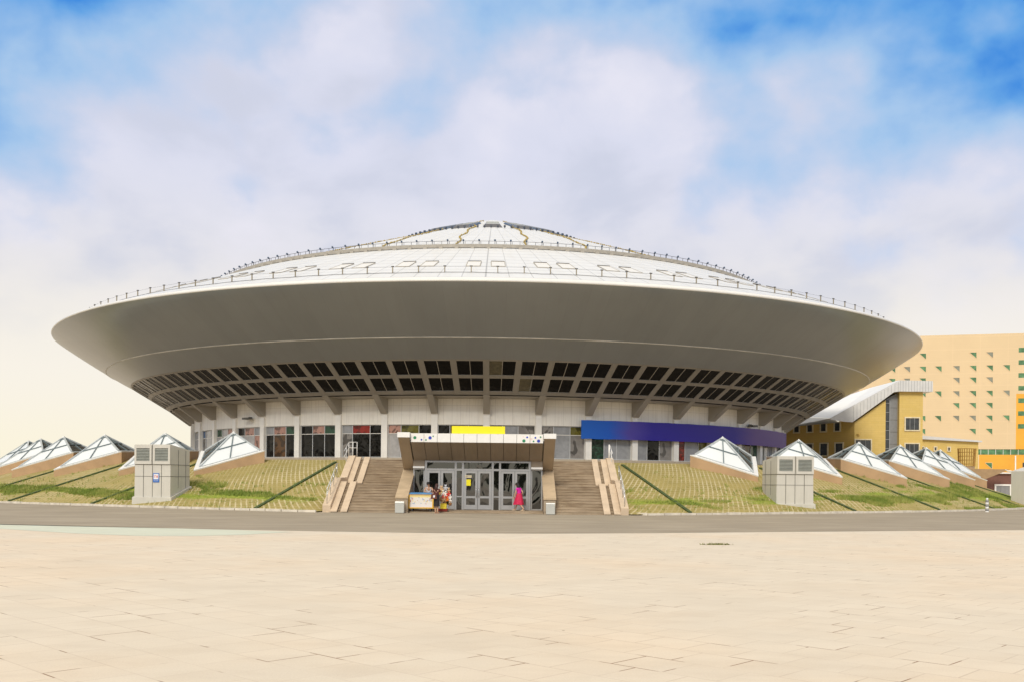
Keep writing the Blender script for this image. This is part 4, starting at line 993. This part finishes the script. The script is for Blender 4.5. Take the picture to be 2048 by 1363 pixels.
# ------------------------------------------------------------------ vendor cart and toy rack
cart = empty('vendor_cart', (-4.93, 54.85, .07), 0, 'vendor cart with yellow frame, printed white panel and blue cover', 'cart')
g = MB(); g.box(-.68, .66, -.38, .38, .20, .95, 'cart_yellow'); g.build('box', cart)
g = MB(); g.face([(-.63, -.386, .24), (.61, -.386, .24), (.61, -.386, .92), (-.63, -.386, .92)], 'cart_print', [(0, 0), (2, 0), (2, 1), (0, 1)]); g.build('printed_panel', cart)
g = MB(); frame_rect(g, -.70, .68, .18, .97, .05, -.41, -.36, 'cart_yellow'); g.box(.68, .95, -.40, -.36, .18, .22, 'cart_yellow'); g.build('frame', cart)
g = MB(); g.hexa([(-.72, -.43, .955), (.70, -.43, .955), (.70, .42, .955), (-.72, .42, .955), (-.60, -.38, 1.05), (.66, -.40, 1.05), (.66, .36, 1.06), (-.60, .36, 1.06)], 'cart_blue'); g.build('cover', cart)
g = MB(); g.tube([(-.69, -.39, .60), (-.80, -.42, .74), (-.84, -.42, .78)], .022, 'cart_yellow'); g.build('push_handle', cart)
for x in (-.5, .5):
    for y in (-.3, .3):
        g = MB(); g.tube([(x - .03, y, .07), (x + .03, y, .07)], .07, 'dark_metal', 12); wl = g.build('wheel', cart); g = MB(); g.bar((x, y, .07), (x, y, .21), .03, .03, 'alu'); g.build('fork', wl)
rack = empty('toy_rack', (-3.72, 54.75, .07), 0, 'rack hung with plush toys standing on a red base beside the cart', 'toy rack')
g = MB(); g.hexa([(-.26, -.2, .02), (.2, -.2, .02), (.2, .2, .02), (-.26, .2, .02), (-.30, -.24, .17), (.27, -.24, .17), (.27, .24, .17), (-.30, .24, .17)], 'toy_base'); g.build('base', rack)
g = MB(); g.box(-.16, .18, -.23, .2, .17, .47, 'toy_yellow'); g.build('yellow_tray', rack)
g = MB()
for x in (-.3, .3): g.tube([(x, 0, .2), (x, 0, 1.38)], .015, 'steel')
for z in (.75, 1.05, 1.36): g.tube([(-.3, 0, z), (.3, 0, z)], .012, 'steel')
g.build('stand', rack)
toys = [(-.10, 1.22, 'toy_tan', .12), (.13, 1.30, 'toy_grey', .11), (.30, 1.16, 'toy_tan', .09), (-.18, 1.04, 'toy_yellow', .10), (-.02, 1.03, 'toy_white', .10), (.14, .98, 'toy_white', .10), (.31, .98, 'toy_red', .10), (.20, .85, 'toy_red', .10), (.02, .84, 'toy_red', .09),
        (.38, .80, 'toy_white', .09), (.07, .70, 'toy_tan', .10), (.24, .69, 'toy_orange', .09), (-.12, .68, 'toy_brown', .09), (.40, .60, 'toy_white', .08), (.39, .44, 'toy_brown', .09), (-.05, .56, 'toy_tan', .08), (.12, .55, 'toy_brown', .07)]
tl = {'toy_tan': 'tan', 'toy_grey': 'grey', 'toy_yellow': 'yellow', 'toy_white': 'white', 'toy_red': 'red', 'toy_orange': 'orange', 'toy_brown': 'dark brown'}
for x, z, m, r in toys:
    g = MB(); y = -.22; g.ball((0, 0, 0), (r * .8, r * .7, r), m, 10, 7); g.ball((0, -.02, r * 1.25), r * .62, m, 10, 7)
    for sx in (-1, 1):
        g.ball((sx * r * .45, 0, r * 1.78), r * .22, m, 6, 4); g.ball((sx * r * .85, -.02, r * .25), (r * .3, r * .3, r * .45), m, 6, 4); g.ball((sx * r * .5, -.05, -r * .85), (r * .35, r * .4, r * .35), m, 6, 4); g.ball((sx * r * .22, -r * .62, r * 1.35), r * .08, 'hair', 5, 4)
    o = g.build('plush_toy'); o.location = (-3.72 + x, 54.75 + y, .07 + z)
    tag(o, tl[m] + ' plush toy hanging on the rack beside the vendor cart', 'toy', tl[m] + ' plush toys on the rack')
# ------------------------------------------------------------------ yellow hall with a white roof (right)
def P(px, py, Y):   # metres from a point's bearing at a known distance
    return None
yh = empty('yellow_hall', (45.3, 130, 0), 0, 'yellow brick hall with a sloping white metal roof and grey glass stair strip', 'building')
# local frame: gable front runs along +x (slightly back); long wing runs back to the left
g = MB()
g.prism([(0, 0), (0, 10.0), (4.1, 13.0), (4.1, 0)], 0, 9, 'yellow_brick'); g.prism([(5.9, 0), (5.9, 14.1), (9.0, 14.1), (9.0, 0)], 0.0, 9, 'yellow_brick'); g.build('gable_wall', yh)
g = MB(); g.prism([(4.1, 0), (4.1, 13.0), (5.9, 14.0), (5.9, 0)], .6, 8, 'grey_panel')
g.build('stair_recess', yh)
g = MB(); g.box(4.1, 4.75, .35, .6, 0, 13.0, 'dark_glass'); gs = g.build('glass_strip', yh); g = MB()
for k in range(9): g.box(4.1, 4.76, .32, .35, 3 + k * 1.2, 3.05 + k * 1.2, 'alu')
g.box(4.72, 4.8, .3, .6, 0, 13.0, 'alu'); g.build('mullions', gs)
g = MB()
for z in (4, 5.6, 7.2, 8.8, 10.4, 12): g.box(4.81, 5.9, .58, .60, z, z + .05, 'joint_dark')
g.build('panel_joints', yh)
# roof: band over the tower and the long slope going down to the left
g = MB()
g.prism([(5.6, 14.1), (5.6, 15.55), (10.0, 15.5), (10.0, 14.1)], -.7, 9.5, 'fascia_metal')
g.prism([(-.5, 10.0), (-1.5, 10.05), (-3.4, 10.3), (-3.4, 10.5), (5.6, 15.56), (5.6, 14.1), (4.9, 14.0)], -.7, -.45, 'fascia_metal'); g.build('roof_fascia', yh)
g = MB()
for k in range(26):
    x = -3.0 + k * .36 if k < 24 else 5.8 + (k - 24) * 2; 
for k in range(12): g.box(5.7 + k * .37, 5.73 + k * .37, -.715, -.70, 14.1, 15.5, 'grey_panel')
for k in range(14):
    x = -.4 + k * .45; g.box(x, x + .025, -.715, -.70, interp(x, [-.5, 4.9], [10.0, 14.0]) + .1, interp(x, [-3.4, 5.6], [10.5, 15.5]) - .1, 'grey_panel')
g.build('fascia_joints', yh)
rf = MB()
rf.mesh([(5.6, -.7, 15.57), (5.6, 9.5, 15.57), (-11.5, 13.5, 9.6), (-7.2, 7.6, 9.75), (-4.6, 4.2, 10.9), (-3.4, -.7, 10.52)], [(0, 1, 2, 3, 4, 5)], 'metal_roof')
rfo = rf.build('roof', yh)
rf = MB()
rf.mesh([(-3.4, -.7, 10.48), (-4.6, 4.2, 10.86), (-7.3, 7.7, 9.70), (-5.0, 1.4, 9.80), (-2.2, -.72, 9.95)], [(0, 1, 2, 3, 4)], 'metal_roof')
rf.build('lower_roof', yh)
# long wing
def wing(u): return (-6.7 * u, 8.0 * u)      # u 0..1 from the gable corner back to the left
g = MB(); n = 1
a0, a1 = (-.0, .02), (-13.4, 16)
g.mesh([(a0[0], a0[1], 0), (a1[0], a1[1], 0), (a1[0], a1[1], 10.2), (a0[0], a0[1], 10.2), (2, 16, 0), (2, 16, 10.2)], [(0, 1, 2, 3), (1, 4, 5, 2), (3, 2, 5)], 'ochre_brick'); g.build('wing_wall', yh)
g = MB(); dv = Vector((-6.7, 8.0, 0)).normalized(); nv = Vector((-dv.y, dv.x, 0)); nv = nv if nv.y < 0 else -nv
pa, pb = Vector((.9, .1, 0)), Vector((0, 0, 0)) + dv * 20
g.hexa([pb + nv * .0 + Vector((0, 0, 8.28)), pb + nv * .55 + Vector((0, 0, 8.28)), pa + nv * .55 + Vector((0, 0, 8.28)), pa + Vector((0, 0, 8.28)), pb + Vector((0, 0, 8.5)), pb + nv * .55 + Vector((0, 0, 8.5)), pa + nv * .55 + Vector((0, 0, 8.5)), pa + Vector((0, 0, 8.5))], 'ochre_brick'); g.build('ledge', yh)
def wall_win(parent, o, du, nn, u, z, w_, h_, glassm='dark_glass', frm='frame_cream', fw=.16):
    c = Vector(o) + du * u; g = MB()
    def q(a, b, c0, c1, dep0, dep1, m):
        p = [c + du * a + nn * dep0, c + du * b + nn * dep0, c + du * b + nn * dep1, c + du * a + nn * dep1]
        g.hexa([v + Vector((0, 0, c0)) for v in p] + [v + Vector((0, 0, c1)) for v in p], m)
    for bx in ((-w_ / 2 - fw, w_ / 2 + fw, z - fw, z), (-w_ / 2 - fw, w_ / 2 + fw, z + h_, z + h_ + fw), (-w_ / 2 - fw, -w_ / 2, z, z + h_), (w_ / 2, w_ / 2 + fw, z, z + h_)): q(*bx, -.05, .12, frm)
    q(-w_ / 2, w_ / 2, z, z + h_, -.05, .03, glassm)
    if w_ > 1.5:
        for x in (-.17 * w_, .17 * w_): q(x - .03, x + .03, z, z + h_, .03, .06, 'grey_panel')
    return g.build('window', parent)
for u in (1.9, 4.0, 6.1, 8.2, 10.3, 12.4): wall_win(yh, (0, 0, 0), dv, nv, u + .6, 9.0, .75, 1.05)
for u in (1.6, 3.9, 6.2, 8.4, 10.6): wall_win(yh, (0, 0, 0), dv, nv, u + .6, 5.75, 1.05, 1.55)
ex, ny = Vector((1, 0, 0)), Vector((0, -1, 0))
wall_win(yh, (0, 0, 0), ex, ny, 1.15, 6.1, 2.0, 1.6, 'dark_glass'); wall_win(yh, (0, 0, 0), ex, ny, 7.6, 9.1, 1.75, 1.55); wall_win(yh, (0, 0, 0), ex, ny, 7.6, 5.75, 1.75, 1.5)
g = MB(); g.box(8.0, 9.1, -.1, 0, 5.0, 5.3, 'purple'); g.build('plate', yh)
# low yellow annex
an = empty('annex', (54.6, 133, 0), 0, 'low yellow brick annex with three tiny square windows and grey roof edge', 'building')
g = MB(); g.mesh([(0, 0, 0), (9.2, 1.5, 0), (9.2, 9, 0), (0, 9, 0), (0, 0, 8.05), (9.2, 1.5, 7.75), (9.2, 9, 7.75), (0, 9, 8.05)], [(0, 1, 5, 4), (1, 2, 6, 5), (2, 3, 7, 6), (3, 0, 4, 7), (4, 5, 6, 7)], 'yellow_brick'); g.build('wall', an)
g = MB(); g.hexa([(-.2, -.5, 8.06), (9.5, 1.0, 7.76), (9.5, 9, 7.76), (-.2, 9, 8.06), (-.2, -.5, 8.55), (9.5, 1.0, 7.95), (9.5, 9, 7.95), (-.2, 9, 8.55)], 'fascia_metal'); g.build('roof', an)
du = Vector((9.2, 1.5, 0)).normalized(); nn = Vector((du.y, -du.x, 0))
for u in (1.0, 2.9, 4.9): wall_win(an, (0, 0, 0), du, nn, u, 6.55, .28, .42, 'dark_glass', 'frame_cream', .14)
wall_win(an, (0, 0, 0), du, nn, 7.2, 3.2, 1.0, .9, 'dark_glass')
# ------------------------------------------------------------------ big cream block with triangular windows
ob = empty('office_block', (92.4, 220, 0), math.atan2(-6, 22.5), 'tall cream panelled block with rows of green triangular windows and an orange corner', 'building')
SC = 220 / 1970
HB = 35.1
g = MB(); Lw = 23.2
def quad_uv(x0, x1, z0, z1, y, m): g.face([(x0, y, z0), (x1, y, z0), (x1, y, z1), (x0, y, z1)], m, [(x0, z0), (x1, z0), (x1, z1), (x0, z1)])
quad_uv(-14, 18.5, 9.9, HB, 0, 'cream_panel')
g.face([(-14, 0, 0), (-14, 22, 0), (-14, 22, HB), (-14, 0, HB)], 'cream_panel'); g.face([(-14, 0, HB), (40, 0, HB), (40, 22, HB), (-14, 22, HB)], 'cream_panel')
g.face([(40, 0, 0), (40, 22, 0), (40, 22, HB), (40, 0, HB)], 'orange_panel'); quad_uv(18.5, 40, 22.0, HB, 0, 'cream_panel'); g.build('cream_wall', ob)
g = MB(); g.box(18.5, 40, 0, .3, 9.9, 22.0, 'orange_panel'); g.box(11.2, 40, 0, .3, 4.4, 8.7, 'orange_panel'); g.box(-14, 11.2, .05, .3, 0, 8.7, 'cream_panel'); g.build('orange_wall', ob)
g = MB(); g.box(-14, 40, .22, .4, 8.7, 9.9, 'far_green_glass'); rb = g.build('ribbon_window', ob); g = MB()
for k in range(36): g.box(-14 + k * 1.5, -13.92 + k * 1.5, .16, .22, 8.7, 9.9, 'white_paint')
g.build('mullions', rb)
g = MB(); g.box(11.2, 40, .22, .4, 2.8, 4.4, 'far_green_glass'); rb = g.build('ribbon_window', ob); g = MB()
for k in range(12): g.box(11.4 + k * 2.4, 11.5 + k * 2.4, .16, .22, 2.8, 4.4, 'white_paint')
g.build('mullions', rb); g = MB(); g.box(11.2, 40, .1, .4, 0, 2.8, 'maroon'); g.build('ground_wall', ob)
def tri(x, z, s_=1.35, m='far_green_glass'):
    g = MB(); g.prism([(x - s_ / 2, z), (x + s_ / 2, z), (x + s_ / 2, z - s_ * .95)], -.004, .25, m)
    w_ = g.build('window', ob)
    g = MB(); g.bar((x - s_ / 2 - .05, -.03, z + .04), (x + s_ / 2 + .05, -.03, z + .04), .07, .08, 'cream_panel'); g.bar((x + s_ / 2 + .04, -.03, z), (x + s_ / 2 + .04, -.03, z - s_), .08, .07, 'cream_panel', (0, 1, 0)); g.bar((x - s_ / 2, -.03, z - .06), (x + s_ / 2, -.03, z - s_ * .95 - .06), .07, .08, 'cream_panel'); g.build('frame', w_)
colx = [-7.0, -3.9, -.6, 2.65, 6.35, 9.75, 13.1, 16.5]; rowz = [31.2, 28.3, 25.7, 22.75, 20.1, 17.3, 14.4]
miss = {(0, 0), (0, 3), (0, 4), (0, 7), (1, 3 - 9), (2, 3), (2, 7), (3, 2 - 9), (4, 3), (4, 7), (5, 9), (6, 3), (6, 4), (6, 7), (0, 1), (4, 2)}
rr = random.Random(8)
for ri, z in enumerate(rowz):
    for ci, x in enumerate(colx):
        if (ri, ci) in miss: continue
        tri(x, z, m='far_grey_glass' if rr.random() < .22 else 'far_green_glass')
tri(13.1, 6.9)
for z in (32.0, 29.3, 26.5, 23.7, 21.0, 18.2, 15.4):
    for x0 in (18.9, 25, 31):
        g = MB(); g.box(x0, x0 + 1.35, -.02, .2, z - 1.0, z, 'far_green_glass'); wn = g.build('window', ob)
        g = MB(); g.box(x0 + 1.35, x0 + 3.0, -.03, .2, z - 1.0, z, 'maroon'); g.build('shutter', wn)
g = MB(); g.box(19.9, 21.2, -.02, .2, 6.0, 7.0, 'dark_glass'); g.build('window', ob)
g = MB(); g.box(-7, -3.8, 6, 9, HB, HB + .55, 'maroon'); g.box(-8.8, -8.2, 6, 7, HB, HB + .45, 'maroon'); g.build('roof_unit', ob)
# ------------------------------------------------------------------ bits at the right edge
g = MB()
n = 14
lt = empty('lattice_screen', (58.3, 126, .68), 0, 'round wooden lattice screen standing in front of the low annex', 'lattice')
for k in range(n):
    t = R(-100 + 200 * k / (n - 1)); fl = 1.55 + .0
    g.bar((.95 * math.sin(t), -.95 * math.cos(t), 3.6), (1.08 * math.sin(t), -1.08 * math.cos(t), 5.9), .09, .09, 'lattice_wood')
g.build('uprights', lt); g = MB()
for z in (3.9, 4.4, 4.9, 5.4, 5.85):
    r = .95 + .13 * (z - 3.6) / 2.45
    g.tube([(r * math.sin(R(-100 + 200 * k / 20)), -r * math.cos(R(-100 + 200 * k / 20)), z) for k in range(21)], .045, 'lattice_wood', 5)
g.build('hoops', lt); g = MB(); g.tube([(0, 0, -.68), (0, 0, 3.65)], [.85, .95], 'brown_wall', 16); g.build('drum_base', lt)
g = MB(); g.prism([(50.5, 0), (50.5, 3.9), (60.6, 3.85), (56.0, 2.0), (56.0, 0)], 119.5, 120.2, 'brown_wall'); tag(g.build('retaining_wall'), 'brown retaining wall with sloping end behind the last pyramid skylight', 'wall')
sh = empty('maroon_shed', (58, 122.5, 0), 0, 'low maroon shed with white framed windows near the right edge', 'shed')
g = MB(); g.box(-3.2, 14, 0, 6, 0, 3.35, 'maroon'); g.build('wall', sh)
g = MB(); g.prism([(-3.8, 1.45), (-.3, 3.36), (14.3, 3.36), (14.3, 3.52), (-.4, 3.52), (-3.9, 1.6)], -.4, 6.3, 'white_paint'); g.build('roof', sh)
for u in (.0, 3.2, 6.5): wall_win(sh, (0, 0, 0), ex, ny, u, .35, 1.7, 1.5, 'grey_panel', 'white_paint', .2)
gb = empty('grey_cabin', (43.3, 79.5, 0), R(33), 'pale grey panelled cabin cut by the right edge of the photo', 'cabin')
g = MB(); g.prism([(0, 0), (0, 3.05), (3.5, 3.75), (3.5, 0)], 0, 3, 'vent_grey'); g.build('housing', gb); g = MB()
for x in (.9, 1.8, 2.7): g.box(x - .012, x + .012, -.006, .02, 0, 3.0, 'joint_dark')
for z in (1.5, 2.3): g.box(0, 3.5, -.006, .02, z - .012, z + .012, 'joint_dark')
g.build('panel_joints', gb)
lp = empty('lamp_pole', (50.2, 98.0, 0), 0, 'slim white lamp pole with small cross arms above the grey cabin', 'lamp post')
g = MB(); g.tube([(0, 0, 0), (0, 0, 4.85)], [.09, .06], 'white_paint', 8); g.build('pole', lp)
for z, s_ in ((3.1, -1), (3.3, 1)):
    g = MB(); g.tube([(0, 0, z), (s_ * .5, 0, z + .1), (s_ * 1.0, 0, z + .35)], .04, 'white_paint', 6); g.ball((s_ * .6, 0, z + .2), (.3, .1, .08), 'white_paint'); g.build('arm', lp)
sp = empty('striped_post', (33.0, 68.2, .12), 0, 'white marker post with dark bands on the bank near the right edge', 'marker post')
g = MB()
for k in range(7): g.tube([(0, 0, .15 * k - .2), (0, 0, .15 * k - .05)], .11 if k != 6 else .07, 'white_paint' if k % 2 == 0 else 'grey_panel', 10)
g.build('post', sp)

# ------------------------------------------------------------------ wood across the square, behind the viewpoint: the glass mirrors it
g = MB(); rr = random.Random(12)
for k in range(64):
    x = -150 + k * 4.8 + rr.uniform(-2, 2); y = -48 + rr.uniform(-7, 7); h = rr.uniform(11, 17) if rr.random() > .1 else rr.uniform(3, 5); cw = rr.uniform(2.8, 4.2)
    g.tube([(x, y, 0), (x + rr.uniform(-.3, .3), y, h * .5), (x, y, h * .8)], [.22, .15, .06], 'bark', 6)
    for q in range(150):
        a, b_, rad_ = rr.uniform(0, 6.28), rr.uniform(-1, 1), rr.random() ** .4
        c = Vector((x + cw * rad_ * math.cos(a) * math.sqrt(1 - b_ * b_), y + cw * rad_ * math.sin(a) * math.sqrt(1 - b_ * b_), h * .62 + h * .36 * b_ * rad_)); u = Vector((rr.uniform(-1, 1), rr.uniform(-1, 1), rr.uniform(-1, 1))).normalized(); v = u.orthogonal().normalized()
        s_ = rr.uniform(.6, 1.1); g.face([c - u * s_, c - v * s_ * .6, c + u * s_, c + v * s_ * .6], 'leaf')
tag(g.build('wood'), 'dark green line of trees across the square mirrored in the door glass', 'trees', kind='stuff')
